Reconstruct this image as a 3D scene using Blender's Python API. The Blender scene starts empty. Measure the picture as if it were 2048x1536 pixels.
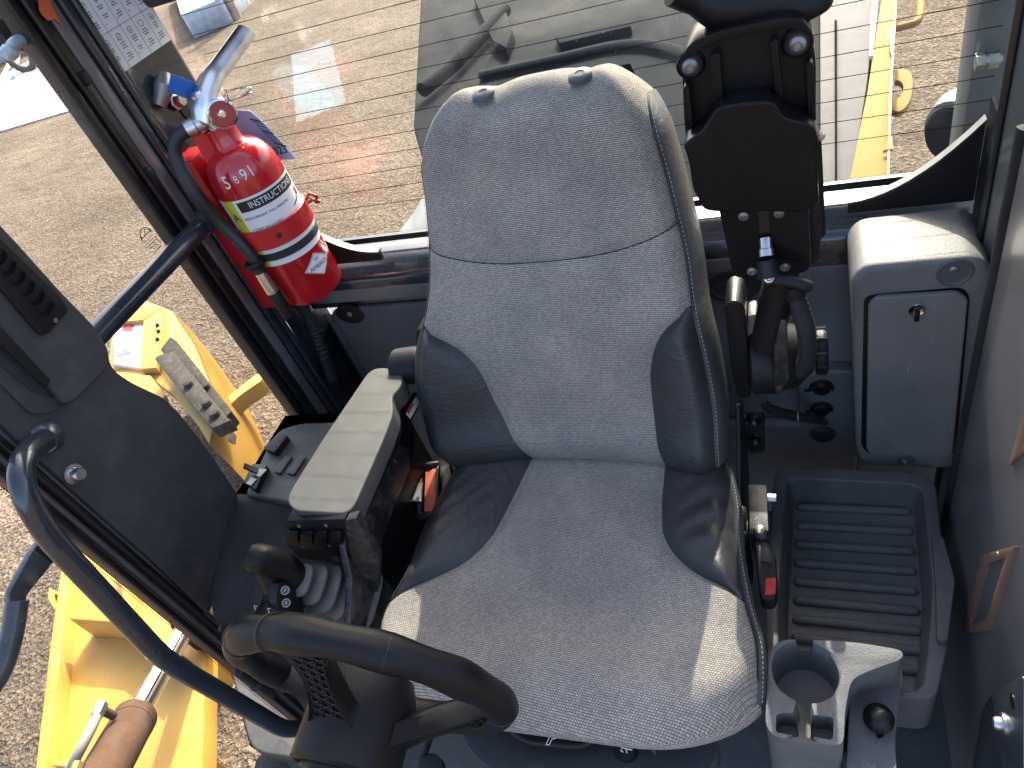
import bpy, bmesh, math, random
import numpy as np
from mathutils import Vector, Matrix
random.seed(7)
scn = bpy.context.scene
# ------------------------------------------------------------------ camera
FPX = 1420.0
_D = np.array([616, 1532, FPX]); _D /= np.linalg.norm(_D)
_X = np.array([3424, -82, -FPX]); _X /= np.linalg.norm(_X)
_X = _X - _D * _X.dot(_D); _X /= np.linalg.norm(_X)
_Y = np.cross(_X, _D)
CAM = np.array([.331, -.44, 1.35])
ROT = np.stack([_X, _Y, -_D])          # columns: image right, image down, forward in world axes
camd = bpy.data.cameras.new('camera'); cam = bpy.data.objects.new('camera', camd)
scn.collection.objects.link(cam); scn.camera = cam
camd.sensor_width = 36; camd.lens = FPX / 2048 * 36; camd.clip_start = .02; camd.clip_end = 600
cr, cd, cf = ROT[:, 0], ROT[:, 1], ROT[:, 2]
cam.matrix_world = Matrix(((cr[0], -cd[0], -cf[0], CAM[0]), (cr[1], -cd[1], -cf[1], CAM[1]), (cr[2], -cd[2], -cf[2], CAM[2]), (0, 0, 0, 1)))
# ------------------------------------------------------------------ sky and sun
SUN_EL, SUN_AZ = math.radians(37), math.radians(-2)
w = bpy.data.worlds.new('World'); scn.world = w; w.use_nodes = True
nt = w.node_tree; bg = nt.nodes['Background']
sky = nt.nodes.new('ShaderNodeTexSky'); sky.sky_type = 'NISHITA'; sky.sun_disc = False
sky.sun_elevation = SUN_EL; sky.sun_rotation = SUN_AZ; sky.dust_density = 5.0; sky.ozone_density = .3; sky.air_density = .7
nt.links.new(sky.outputs[0], bg.inputs[0]); bg.inputs[1].default_value = .15
sd = bpy.data.lights.new('sun', 'SUN'); sd.energy = 2.0; sd.angle = math.radians(.5); sd.color = (1, .92, .79)
so = bpy.data.objects.new('sun', sd); scn.collection.objects.link(so)
sdir = Vector((math.sin(SUN_AZ) * math.cos(SUN_EL), math.cos(SUN_AZ) * math.cos(SUN_EL), math.sin(SUN_EL)))
so.rotation_euler = (-sdir).to_track_quat('-Z', 'Y').to_euler(); so.location = (3, 8, 8)
scn.view_settings.view_transform = 'Standard'; scn.view_settings.look = 'None'
scn.view_settings.exposure = 2.35; scn.view_settings.gamma = 1; scn.view_settings.use_curve_mapping = False
scn.render.engine = 'CYCLES'; scn.cycles.transparent_max_bounces = 24; scn.cycles.max_bounces = 10
scn.cycles.caustics_reflective = False; scn.cycles.caustics_refractive = False
scn.render.resolution_x = 1024; scn.render.resolution_y = 768

# ------------------------------------------------------------------ geometry helpers
def ray(u, v): return ROT @ np.array([(u - 1024) / FPX, (v - 768) / FPX, 1.])
def U(u, v, ax, val):
    """the point that a photo pixel shows on the plane ax = val"""
    r = ray(u, v); i = 'XYZ'.index(ax); return CAM + r * ((val - CAM[i]) / r[i])
def UP(L, ax, val): return [U(u, v, ax, val) for u, v in L]
def N(p): p = np.array(p, float); return p / np.linalg.norm(p)
def ip(tab):
    """smooth interpolation through a table of (key, value)"""
    tab = sorted(tab); a = np.array(tab); xs = np.linspace(a[0, 0], a[-1, 0], 241); ys = np.interp(xs, a[:, 0], a[:, 1])
    k = 9; yp = np.pad(ys, k, mode='reflect', reflect_type='odd'); ys = np.convolve(yp, np.ones(2 * k + 1) / (2 * k + 1), 'valid')
    return lambda q: float(np.interp(q, xs, ys))
def new(): return bmesh.new()
def face(bm, vs, uvs=None):
    try: f = bm.faces.new(vs)
    except ValueError: return None
    return f
def box(bm, c, s, rot=None):
    M = Matrix.Translation(Vector([float(q) for q in c])) @ (rot.to_4x4() if rot is not None else Matrix()) @ Matrix.Diagonal((s[0], s[1], s[2], 1))
    return bmesh.ops.create_cube(bm, size=1, matrix=M)
def prism(bm, pts, vec):
    pts = [np.array(p, float) for p in pts]; vec = np.array(vec, float)
    a = [bm.verts.new(p) for p in pts]; b = [bm.verts.new(p + vec) for p in pts]; n = len(a)
    face(bm, a[::-1]); face(bm, b)
    for i in range(n): face(bm, (a[i], a[(i + 1) % n], b[(i + 1) % n], b[i]))
    bmesh.ops.recalc_face_normals(bm, faces=bm.faces[:])
    return bm
def fil(pts, r, n=5):
    """fillet the corners of a closed polygon"""
    P = [np.array(p, float) for p in pts]; out = []; m = len(P)
    for i in range(m):
        a, b, c = P[i - 1], P[i], P[(i + 1) % m]; ri = r[i] if isinstance(r, (list, tuple)) else r
        if ri <= 0: out.append(b); continue
        d1 = np.linalg.norm(a - b); d2 = np.linalg.norm(c - b); p = b + (a - b) / d1 * min(ri, d1 * .48); q = b + (c - b) / d2 * min(ri, d2 * .48)
        for k in range(n + 1):
            t = k / n; out.append((1 - t) ** 2 * p + 2 * t * (1 - t) * b + t * t * q)
    return out
def smooth_path(pts, n=8):
    P = [np.array(p, float) for p in pts]; P = [2 * P[0] - P[1]] + P + [2 * P[-1] - P[-2]]; out = []
    for i in range(1, len(P) - 2):
        for k in range(n):
            t = k / n; a, b, c, d = P[i - 1], P[i], P[i + 1], P[i + 2]
            out.append(.5 * (2 * b + (c - a) * t + (2 * a - 5 * b + 4 * c - d) * t * t + (3 * b - a - 3 * c + d) * t ** 3))
    out.append(P[-2]); return out
def bendpath(pts, r, n=6):
    """an open polyline with rounded bends"""
    P = [np.array(p, float) for p in pts]; out = [P[0]]
    for a, b, c in zip(P, P[1:], P[2:]):
        d1 = np.linalg.norm(a - b); d2 = np.linalg.norm(c - b); p = b + (a - b) / d1 * min(r, d1 * .48); q = b + (c - b) / d2 * min(r, d2 * .48)
        for k in range(n + 1): t = k / n; out.append((1 - t) ** 2 * p + 2 * t * (1 - t) * b + t * t * q)
    out.append(P[-1]); return out
def tube(bm, pts, r, seg=12, closed=False, flat=1.0, up=None):
    P = [np.array(p, float) for p in pts]; m = len(P); rings = []
    nrm = None
    for i in range(m):
        if closed: t = P[(i + 1) % m] - P[i - 1]
        else: t = P[min(i + 1, m - 1)] - P[max(i - 1, 0)]
        t = t / (np.linalg.norm(t) + 1e-12)
        if nrm is None:
            g = np.array(up if up is not None else ([0, 0, 1.] if abs(t[2]) < .9 else [1., 0, 0])); nrm = g - t * g.dot(t)
        else: nrm = nrm - t * nrm.dot(t)
        nrm = nrm / np.linalg.norm(nrm); bi = np.cross(t, nrm); ri = r[i] if hasattr(r, '__len__') else r
        rings.append([bm.verts.new(P[i] + ri * (math.cos(a) * nrm * flat + math.sin(a) * bi)) for a in [2 * math.pi * k / seg for k in range(seg)]])
    for i in range(m if closed else m - 1):
        A, B = rings[i], rings[(i + 1) % m]
        for k in range(seg): face(bm, (A[k], A[(k + 1) % seg], B[(k + 1) % seg], B[k]))
    if not closed: face(bm, rings[0][::-1]); face(bm, rings[-1])
    bmesh.ops.recalc_face_normals(bm, faces=bm.faces[:])
    return bm
def frame(ax):
    ax = N(ax); g = np.array([0, 0, 1.]) if abs(ax[2]) < .9 else np.array([1., 0, 0]); a = N(np.cross(g, ax)); return a, np.cross(ax, a), ax
def lathe(bm, prof, o, ax, seg=28, sx=1.0):
    a, b, ax = frame(ax); o = np.array(o, float); rings = []
    for r, h in prof:
        rings.append([bm.verts.new(o + ax * h + r * (math.cos(t) * a * sx + math.sin(t) * b)) for t in [2 * math.pi * k / seg for k in range(seg)]] if r > 1e-6 else bm.verts.new(o + ax * h))
    for A, B in zip(rings, rings[1:]):
        for k in range(seg):
            k2 = (k + 1) % seg
            if isinstance(A, list) and isinstance(B, list): face(bm, (A[k], A[k2], B[k2], B[k]))
            elif isinstance(A, list): face(bm, (A[k], A[k2], B))
            elif isinstance(B, list): face(bm, (A, B[k2], B[k]))
    for R_, s in ((rings[0], -1), (rings[-1], 1)):
        if isinstance(R_, list): face(bm, R_[::s])
    bmesh.ops.recalc_face_normals(bm, faces=bm.faces[:])
    return bm
def bev(bm, wd, seg=2, ang=30):
    es = [e for e in bm.edges if len(e.link_faces) == 2 and e.calc_face_angle(0) > math.radians(ang)]
    bmesh.ops.bevel(bm, geom=es, offset=wd, segments=seg, profile=.6, affect='EDGES', clamp_overlap=True)
    return bm
def grid(bm, P, uv=None):
    n, m = len(P), len(P[0]); V = [[bm.verts.new(p) for p in row] for row in P]; ul = bm.loops.layers.uv.verify() if uv else None
    for i in range(n - 1):
        for j in range(m - 1):
            ids = ((i, j), (i, j + 1), (i + 1, j + 1), (i + 1, j)); f = face(bm, [V[a][b] for a, b in ids])
            if f and uv:
                for lp, (a, b) in zip(f.loops, ids): lp[ul].uv = uv[a][b]
    return bm
coll = scn.collection
def obj(name, bm, m, parent=None, smooth=38):
    me = bpy.data.meshes.new(name); bm.to_mesh(me); bm.free()
    if smooth: me.shade_smooth(); me.set_sharp_from_angle(angle=math.radians(smooth))
    if m is not None: me.materials.append(m)
    o = bpy.data.objects.new(name, me); coll.objects.link(o)
    if parent is not None:
        o.parent = parent; L = parent; off = Vector()
        while L is not None: off += L.location; L = L.parent
        o.matrix_parent_inverse = Matrix.Identity(4); me.transform(Matrix.Translation(-off))
    return o
def tag(o, label, cat, group=None, kind=None):
    if label: o['label'] = label
    if cat: o['category'] = cat
    if group: o['group'] = group
    if kind: o['kind'] = kind
    return o
def thing(name, label, cat, loc=(0, 0, 0), group=None):
    o = bpy.data.objects.new(name, None); coll.objects.link(o); o.location = [float(q) for q in loc]; o.empty_display_size = .05
    return tag(o, label, cat, group)
def struct(name, bm, m, **k): o = obj(name, bm, m, **k); o['kind'] = 'structure'; return o
def text_bm(bm, s, size, place, extr=0.0):
    """flat lettering; place maps a flat (x, y) to 3-D"""
    cu = bpy.data.curves.new('tmp', 'FONT'); cu.body = s; cu.size = size; cu.align_x = 'CENTER'; cu.align_y = 'CENTER'; cu.resolution_u = 3
    o = bpy.data.objects.new('tmp', cu); coll.objects.link(o); dg = bpy.context.evaluated_depsgraph_get()
    me = bpy.data.meshes.new_from_object(o.evaluated_get(dg)); b2 = bmesh.new(); b2.from_mesh(me)
    bmesh.ops.triangulate(b2, faces=b2.faces[:]); b2.verts.ensure_lookup_table()
    vs = [bm.verts.new(place(v.co.x, v.co.y)) for v in b2.verts]
    for f in b2.faces: face(bm, [vs[v.index] for v in f.verts])
    b2.free(); bpy.data.objects.remove(o); bpy.data.meshes.remove(me); bpy.data.curves.remove(cu)
    return bm
def plane_place(o, ex, ey, lift=0.0):
    o, ex, ey = np.array(o, float), N(ex), N(ey); n = np.cross(ex, ey)
    return lambda x, y: o + ex * x + ey * y + n * lift
# ------------------------------------------------------------------ materials
def mk(name):
    m = bpy.data.materials.new(name); m.use_nodes = True; t = m.node_tree; b = t.nodes['Principled BSDF']; return m, t, b
def nd(t, kind, **k):
    n = t.nodes.new(kind)
    for a, v in k.items():
        if a in n.inputs.keys(): n.inputs[a].default_value = v
        else: setattr(n, a, v)
    return n
def coords(t, kind='Object', scale=None):
    c = t.nodes.new('ShaderNodeTexCoord'); o = c.outputs[kind]
    if scale is not None:
        mp = t.nodes.new('ShaderNodeMapping'); mp.inputs['Scale'].default_value = scale; t.links.new(o, mp.inputs[0]); o = mp.outputs[0]
    return o
def ramp(t, src, stops):
    r = t.nodes.new('ShaderNodeValToRGB'); t.links.new(src, r.inputs[0]); e = r.color_ramp.elements
    while len(e) < len(stops): e.new(.5)
    for q, (p, c) in zip(e, stops): q.position = p; q.color = c if len(c) == 4 else (*c, 1)
    return r.outputs[0]
def mix(t, fac, a, b):
    m = t.nodes.new('ShaderNodeMix'); m.data_type = 'RGBA'
    for s, v in ((m.inputs[0], fac), (m.inputs[6], a), (m.inputs[7], b)):
        if hasattr(v, 'is_output'): t.links.new(v, s)
        else: s.default_value = v if not isinstance(v, tuple) else (*v[:3], 1)
    return m.outputs[2]
def pm(name, col, rough=.5, metal=0., var=.18, vs=7., bump=.0, bs=400., dust=0., dcol=(.32, .29, .25), coat=0., scr=0., spec=.5, rv=.08, bkind='noise'):
    """paint, plastic, rubber or metal with uneven tone, fine relief, dust patches and scuffs"""
    m, t, b = mk(name); P = coords(t); L = t.links
    n1 = nd(t, 'ShaderNodeTexNoise', Scale=vs, Detail=5.); L.new(P, n1.inputs['Vector'])
    lo = tuple(max(0, c * (1 - var)) for c in col); hi = tuple(min(1, c * (1 + var)) for c in col)
    c = ramp(t, n1.outputs[0], [(.3, lo), (.7, hi)])
    if dust:
        n2 = nd(t, 'ShaderNodeTexNoise', Scale=vs * 3.1, Detail=8., Roughness=.72); L.new(P, n2.inputs['Vector'])
        f = ramp(t, n2.outputs[0], [(.48, (0, 0, 0)), (.78, (dust, dust, dust))]); c = mix(t, f, c, dcol)
    if scr:
        mp = t.nodes.new('ShaderNodeMapping'); mp.inputs['Scale'].default_value = (60, 25, 9); mp.inputs['Rotation'].default_value = (.5, .3, .7); L.new(P, mp.inputs[0])
        n3 = nd(t, 'ShaderNodeTexNoise', Scale=4., Detail=3., Distortion=1.2); L.new(mp.outputs[0], n3.inputs['Vector'])
        f = ramp(t, n3.outputs[0], [(.66, (0, 0, 0)), (.70, (scr, scr, scr))]); c = mix(t, f, c, (.3, .31, .32))
    L.new(c, b.inputs['Base Color'])
    r = ramp(t, n1.outputs[0], [(.3, (rough - rv,) * 3), (.7, (rough + rv,) * 3)]); L.new(r, b.inputs['Roughness'])
    b.inputs['Metallic'].default_value = metal; b.inputs['Coat Weight'].default_value = coat; b.inputs['Specular IOR Level'].default_value = spec
    if bump:
        if bkind == 'vor': n4 = nd(t, 'ShaderNodeTexVoronoi', Scale=bs, feature='DISTANCE_TO_EDGE'); src = n4.outputs[0]
        else: n4 = nd(t, 'ShaderNodeTexNoise', Scale=bs, Detail=2.); src = n4.outputs[0]
        L.new(P, n4.inputs['Vector']); bp = nd(t, 'ShaderNodeBump', Strength=bump, Distance=.002); L.new(src, bp.inputs['Height']); L.new(bp.outputs[0], b.inputs['Normal'])
    return m
def fabric():
    m, t, b = mk('grey_weave'); L = t.links; uv = coords(t, 'UV')
    nz = nd(t, 'ShaderNodeTexNoise', Scale=60., Detail=2.); L.new(uv, nz.inputs['Vector'])
    sub = nd(t, 'ShaderNodeVectorMath', operation='SCALE'); sub.inputs['Scale'].default_value = .0007; L.new(nz.outputs[1], sub.inputs[0])
    ad = nd(t, 'ShaderNodeVectorMath', operation='ADD'); L.new(uv, ad.inputs[0]); L.new(sub.outputs[0], ad.inputs[1])
    bk = nd(t, 'ShaderNodeTexBrick'); L.new(ad.outputs[0], bk.inputs['Vector'])
    for k, v in (('Scale', 1.), ('Mortar Size', .0004), ('Mortar Smooth', .35), ('Bias', 0.), ('Brick Width', .0036), ('Row Height', .0026)): bk.inputs[k].default_value = v
    bk.inputs['Color1'].default_value = (.48, .43, .362, 1); bk.inputs['Color2'].default_value = (.33, .295, .25, 1); bk.inputs['Mortar'].default_value = (.115, .103, .088, 1)
    n2 = nd(t, 'ShaderNodeTexNoise', Scale=9., Detail=4.); L.new(uv, n2.inputs['Vector'])
    f = ramp(t, n2.outputs[0], [(.35, (.84, .84, .86)), (.65, (1.12, 1.1, 1.07))])
    mu = nd(t, 'ShaderNodeMix', data_type='RGBA', blend_type='MULTIPLY'); mu.inputs[0].default_value = 1; L.new(bk.outputs[0], mu.inputs[6]); L.new(f, mu.inputs[7])
    n3 = nd(t, 'ShaderNodeTexNoise', Scale=900., Detail=2.); L.new(uv, n3.inputs['Vector'])
    f3 = ramp(t, n3.outputs[0], [(.3, (.7, .7, .7)), (.7, (1.3, 1.3, 1.3))])
    m2 = nd(t, 'ShaderNodeMix', data_type='RGBA', blend_type='MULTIPLY'); m2.inputs[0].default_value = .8; L.new(mu.outputs[2], m2.inputs[6]); L.new(f3, m2.inputs[7])
    L.new(m2.outputs[2], b.inputs['Base Color']); b.inputs['Roughness'].default_value = .95; b.inputs['Specular IOR Level'].default_value = .15
    b.inputs['Sheen Weight'].default_value = .06; b.inputs['Sheen Roughness'].default_value = .5
    bp = nd(t, 'ShaderNodeBump', Strength=.7, Distance=.0009); inv = nd(t, 'ShaderNodeMath', operation='SUBTRACT'); inv.inputs[0].default_value = 1; L.new(bk.outputs['Fac'], inv.inputs[1])
    L.new(inv.outputs[0], bp.inputs['Height']); L.new(bp.outputs[0], b.inputs['Normal'])
    return m
def leather(name, col):
    m, t, b = mk(name); L = t.links; P = coords(t)
    n1 = nd(t, 'ShaderNodeTexNoise', Scale=11., Detail=4.); L.new(P, n1.inputs['Vector'])
    L.new(ramp(t, n1.outputs[0], [(.3, tuple(c * .85 for c in col)), (.7, tuple(c * 1.2 for c in col))]), b.inputs['Base Color'])
    L.new(ramp(t, n1.outputs[0], [(.3, (.36,) * 3), (.7, (.5,) * 3)]), b.inputs['Roughness'])
    v = nd(t, 'ShaderNodeTexVoronoi', Scale=650., feature='DISTANCE_TO_EDGE'); L.new(P, v.inputs['Vector'])
    mp = t.nodes.new('ShaderNodeMapping'); mp.inputs['Scale'].default_value = (1, 1, 2.5); L.new(P, mp.inputs[0])
    n2 = nd(t, 'ShaderNodeTexNoise', Scale=22., Detail=3., Distortion=2.5); L.new(mp.outputs[0], n2.inputs['Vector'])
    b1 = nd(t, 'ShaderNodeBump', Strength=.28, Distance=.0008); L.new(v.outputs[0], b1.inputs['Height'])
    b2 = nd(t, 'ShaderNodeBump', Strength=.25, Distance=.006); L.new(n2.outputs[0], b2.inputs['Height']); L.new(b1.outputs[0], b2.inputs['Normal']); L.new(b2.outputs[0], b.inputs['Normal'])
    return m
def glass(name, tint, dust):
    m = bpy.data.materials.new(name); m.use_nodes = True; t = m.node_tree; t.nodes.clear(); L = t.links
    out = nd(t, 'ShaderNodeOutputMaterial'); tr = nd(t, 'ShaderNodeBsdfTransparent'); tr.inputs[0].default_value = (*tint, 1)
    gl = nd(t, 'ShaderNodeBsdfGlossy'); gl.inputs['Roughness'].default_value = .0; lw = nd(t, 'ShaderNodeLayerWeight'); lw.inputs[0].default_value = .5
    pw = nd(t, 'ShaderNodeMath', operation='POWER'); pw.inputs[1].default_value = 5; L.new(lw.outputs['Facing'], pw.inputs[0])
    ma = nd(t, 'ShaderNodeMath', operation='MULTIPLY_ADD'); ma.inputs[1].default_value = .9; ma.inputs[2].default_value = .035; L.new(pw.outputs[0], ma.inputs[0])
    m1 = nd(t, 'ShaderNodeMixShader'); L.new(ma.outputs[0], m1.inputs[0]); L.new(tr.outputs[0], m1.inputs[1]); L.new(gl.outputs[0], m1.inputs[2])
    df = nd(t, 'ShaderNodeBsdfDiffuse'); df.inputs[0].default_value = (.6, .58, .54, 1); P = coords(t)
    n1 = nd(t, 'ShaderNodeTexNoise', Scale=5., Detail=6., Roughness=.7); L.new(P, n1.inputs['Vector'])
    vo = nd(t, 'ShaderNodeTexVoronoi', Scale=60.); L.new(P, vo.inputs['Vector'])
    sp = ramp(t, vo.outputs['Distance'], [(.035, (.5,) * 3), (.07, (0, 0, 0))]); f = ramp(t, n1.outputs[0], [(.35, (dust * .4,) * 3), (.75, (dust * 1.6,) * 3)])
    ad = nd(t, 'ShaderNodeMath', operation='ADD', use_clamp=True); L.new(sp, ad.inputs[0]); L.new(f, ad.inputs[1])
    m2 = nd(t, 'ShaderNodeMixShader'); L.new(ad.outputs[0], m2.inputs[0]); L.new(m1.outputs[0], m2.inputs[1]); L.new(df.outputs[0], m2.inputs[2]); L.new(m2.outputs[0], out.inputs[0])
    return m
M = dict(
    podb=pm('pod_gloss_black', (.006, .006, .0065), .27, spec=.16, bump=.12, bs=900, dust=.05, dcol=(.05, .05, .05)), liner2=pm('liner_plastic_lightened', (.12, .13, .138), .55, bump=.25, bs=900, dust=.12), fab=fabric(), lea=leather('blue_grey_leather', (.030, .0305, .031)), lside=leather('grey_leather', (.066, .068, .064)),  # liner2 repeats the liner plastic, lightened to offset the shade on the right
    trim=pm('grained_trim', (.029, .0315, .0345), .55, bump=.25, bs=900, dust=.10), trim2=pm('grey_box_plastic', (.17, .166, .157), .52, bump=.35, bs=800, dust=.08, scr=.5),
    liner=pm('liner_plastic', (.066, .070, .074), .55, bump=.25, bs=900, dust=.12), tray=pm('tray_plastic', (.088, .090, .090), .6, bump=.3, bs=500, dust=.4, dcol=(.16, .16, .155), var=.3), cup=pm('cup_plastic', (.115, .115, .113), .6, bump=.4, bs=500, dust=.4, dcol=(.22, .21, .2)),
    paint=pm('dark_blue_paint', (.016, .022, .030), .22, var=.2, coat=.5, dust=.05), paintd=pm('dusty_dark_paint', (.030, .036, .042), .3, coat=.3, dust=.3, dcol=(.14, .13, .12)),
    black=pm('black_paint', (.0055, .0055, .006), .36, spec=.3, bump=.2, bs=700, dust=.05, dcol=(.04, .04, .04)), blk=pm('satin_black', (.009, .009, .010), .46, spec=.3, bump=.15, bs=900, dust=.06, dcol=(.05, .05, .05)),
    scuff=pm('scuffed_black', (.012, .012, .013), .4, dust=.5, dcol=(.2, .19, .17), vs=14, scr=.4), rub=pm('rubber', (.013, .013, .014), .7, dust=.2, dcol=(.09, .085, .08)),
    seal=pm('gloss_seal', (.006, .006, .007), .35), strip=pm('taupe_reveal', (.11, .106, .102), .35, coat=.3, var=.3, vs=12), wheel=pm('wheel_rubber', (.007, .007, .0075), .34, spec=.22, bump=.2, bs=1100, bkind='vor', dust=.08, dcol=(.05, .047, .044)),
    pad=pm('armrest_foam', (.076, .073, .066), .62, bump=.35, bs=1200, dust=.25, dcol=(.2, .19, .165)), boot=pm('dusty_boot', (.11, .105, .095), .8, dust=.5, dcol=(.25, .235, .21)),
    steel=pm('zinc', (.55, .55, .54), .32, 1., var=.12), alu=pm('bright_aluminium', (.78, .77, .74), .3, 1., var=.1, vs=30), chrome=pm('chrome', (.8, .8, .8), .12, 1., var=.08), dkst=pm('dull_steel', (.25, .24, .23), .45, .8),
    red=pm('red_enamel', (.42, .008, .014), .2, var=.14, coat=.5, vs=12), redb=pm('bracket_red', (.46, .012, .016), .35, var=.15), redbtn=pm('buckle_red', (.5, .02, .02), .4), orange=pm('orange_webbing', (.42, .07, .03), .7, dust=.5, dcol=(.12, .05, .04), bump=.4, bs=900),
    white=pm('white_vinyl', (.72, .72, .70), .4, var=.06), sheet=pm('decal_sheet', (.72, .72, .70), .45, var=.05), ink=pm('black_ink', (.015, .015, .016), .5), wire=pm('wire_print', (.012, .010, .009), .95, spec=.0), inkg=pm('grey_ink', (.16, .16, .165), .5), warn=pm('orange_ink', (.6, .14, .03), .45), inkr=pm('red_ink', (.5, .06, .05), .45),
    yel=pm('label_yellow', (.62, .56, .03), .4), blue=pm('blue_seal', (.03, .16, .62), .4), btag=pm('blue_tag', (.26, .52, .70), .55, var=.1), hose=pm('hose', (.014, .014, .015), .5),
    yellow=pm('machine_yellow', (.46, .26, .040), .55, var=.22, vs=3, dust=.45, dcol=(.38, .29, .15), bump=.2, bs=60), rust=pm('rusty_steel', (.075, .040, .024), .9, var=.35, vs=5, bump=.5, bs=120, dust=.55, dcol=(.12, .098, .08), spec=.15), edge=pm('worn_edge_steel', (.030, .025, .021), .75, .0, var=.5, vs=8, bump=.5, bs=60, dust=.6, dcol=(.14, .12, .10), spec=.2),
    hood=pm('hood_black', (.006, .0085, .0115), .92, var=.2, dust=.05, vs=2, spec=.08), greyp=pm('grey_reflection', (.14, .13, .125), .85, var=.2, spec=.15), dpost=pm('teal_grey_paint', (.085, .094, .096), .35, coat=.3, var=.15, dust=.15), ypane=pm('hood_yellow', (.30, .185, .05), .8, var=.15, vs=2, dust=.15, spec=.15), post=pm('grey_post', (.12, .13, .135), .35, var=.15, dust=.1),
    tyre=pm('tyre_rubber', (.03, .029, .028), .8, dust=.5, dcol=(.16, .145, .125), bump=.5, bs=80), fender=pm('fender_plastic', (.062, .061, .058), .6, bump=.3, bs=300, dust=.6, dcol=(.12, .115, .108), vs=16, spec=.2), mat=pm('floor_mat', (.07, .073, .073), .75, bump=.4, bs=250, dust=.5, dcol=(.18, .17, .155)),
    door=pm('door_paint', (.15, .142, .142), .36, var=.3, coat=.4, dust=.35, dcol=(.17, .14, .13), vs=3), brown=pm('brown_frame', (.17, .10, .075), .5, var=.2), wood=pm('weathered_wood', (.22, .17, .13), .8, var=.4), tank=pm('galvanised', (.42, .47, .53), .4, .4, var=.2),
    orangep=pm('orange_reflection_plate', (.55, .10, .04), .35), socket=pm('socket_grey', (.085, .09, .094), .5), pane=glass('window_glass', (.93, .96, .95), .032), pane2=glass('side_glass', (.95, .97, .96), .03), thread=pm('thread', (.42, .42, .40), .8), lens=pm('white_icon', (.8, .8, .8), .5), grn=pm('gauge_face', (.35, .05, .05), .3))
XL, YG, XR = -.60, .60, .535      # right-hand wall, rear glass and door planes of the cab
GZ = -1.5                          # yard level below the cab floor

# ================================================================== yard
def ground():
    m, t, b = mk('gravel'); L = t.links; P = coords(t)
    n1 = nd(t, 'ShaderNodeTexNoise', Scale=.5, Detail=6., Roughness=.6); L.new(P, n1.inputs['Vector'])
    c = ramp(t, n1.outputs[0], [(.3, (.10, .077, .056)), (.55, (.152, .119, .088)), (.75, (.195, .157, .119))])
    v = nd(t, 'ShaderNodeTexVoronoi', Scale=42., Randomness=1.); L.new(P, v.inputs['Vector'])
    cv = ramp(t, v.outputs['Color'], [(.15, (.6, .58, .57)), (.5, (.97, .97, .97)), (.9, (1.4, 1.37, 1.34))])
    v2 = nd(t, 'ShaderNodeTexVoronoi', Scale=105.); L.new(P, v2.inputs['Vector']); cv2 = ramp(t, v2.outputs['Color'], [(.2, (.55, .54, .53)), (.85, (1.4, 1.38, 1.35))])
    for q, fc in ((cv, .85), (cv2, .8)):
        mu = nd(t, 'ShaderNodeMix', data_type='RGBA', blend_type='MULTIPLY'); mu.inputs[0].default_value = fc; L.new(c, mu.inputs[6]); L.new(q, mu.inputs[7]); c = mu.outputs[2]
    # spray paint left on the gravel: a pale blue strip and faded red blotches
    def patch(c, a, bb, half, col, amt, ns, hard):
        a, bb = np.array(a), np.array(bb); d = bb - a; ang = math.atan2(d[1], d[0]); mid = (a + bb) / 2
        mp = nd(t, 'ShaderNodeMapping'); mp.vector_type = 'TEXTURE'; mp.inputs['Location'].default_value = (*mid[:2], GZ); mp.inputs['Rotation'].default_value = (0, 0, ang); mp.inputs['Scale'].default_value = (np.linalg.norm(d) / 2, half, 1); L.new(P, mp.inputs[0])
        sx = nd(t, 'ShaderNodeSeparateXYZ'); L.new(mp.outputs[0], sx.inputs[0])
        ax = nd(t, 'ShaderNodeMath', operation='ABSOLUTE'); L.new(sx.outputs[0], ax.inputs[0]); ay = nd(t, 'ShaderNodeMath', operation='ABSOLUTE'); L.new(sx.outputs[1], ay.inputs[0])
        mx = nd(t, 'ShaderNodeMath', operation='MAXIMUM'); L.new(ax.outputs[0], mx.inputs[0]); L.new(ay.outputs[0], mx.inputs[1])
        n = nd(t, 'ShaderNodeTexNoise', Scale=ns, Detail=5., Roughness=.7); L.new(P, n.inputs['Vector'])
        ma = nd(t, 'ShaderNodeMath', operation='MULTIPLY_ADD'); ma.inputs[1].default_value = hard; L.new(n.outputs[0], ma.inputs[0]); L.new(mx.outputs[0], ma.inputs[2])
        f = ramp(t, ma.outputs[0], [(1 - .08 + (hard - .1) * .25, (amt,) * 3), (min(1, 1.0 + (hard - .1) * .3), (0, 0, 0))] if hard < .3 else [(.45, (amt,) * 3), (.98, (0, 0, 0))])
        return mix(t, f, c, col)
    g = lambda u, v: U(u, v, 'Z', GZ)
    c = patch(c, g(620, 85), g(645, 240), .42, (.20, .225, .235), .7, 9., .28)
    c = patch(c, g(700, 240), g(760, 400), .9, (.40, .20, .16), .5, 3., 1.0)
    c = patch(c, g(640, 100), g(700, 180), 1.2, (.38, .22, .18), .3, 3., 1.0)
    L.new(c, b.inputs['Base Color']); b.inputs['Roughness'].default_value = .95; b.inputs['Specular IOR Level'].default_value = .12
    bp = nd(t, 'ShaderNodeBump', Strength=.8, Distance=.016); L.new(v.outputs['Distance'], bp.inputs['Height'])
    b2 = nd(t, 'ShaderNodeBump', Strength=.7, Distance=.007); L.new(v2.outputs['Distance'], b2.inputs['Height']); L.new(bp.outputs[0], b2.inputs['Normal'])
    n5 = nd(t, 'ShaderNodeTexNoise', Scale=3., Detail=5.); L.new(P, n5.inputs['Vector']); b3 = nd(t, 'ShaderNodeBump', Strength=.6, Distance=.12); L.new(n5.outputs[0], b3.inputs['Height']); L.new(b2.outputs[0], b3.inputs['Normal']); L.new(b3.outputs[0], b.inputs['Normal'])
    return m
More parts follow.
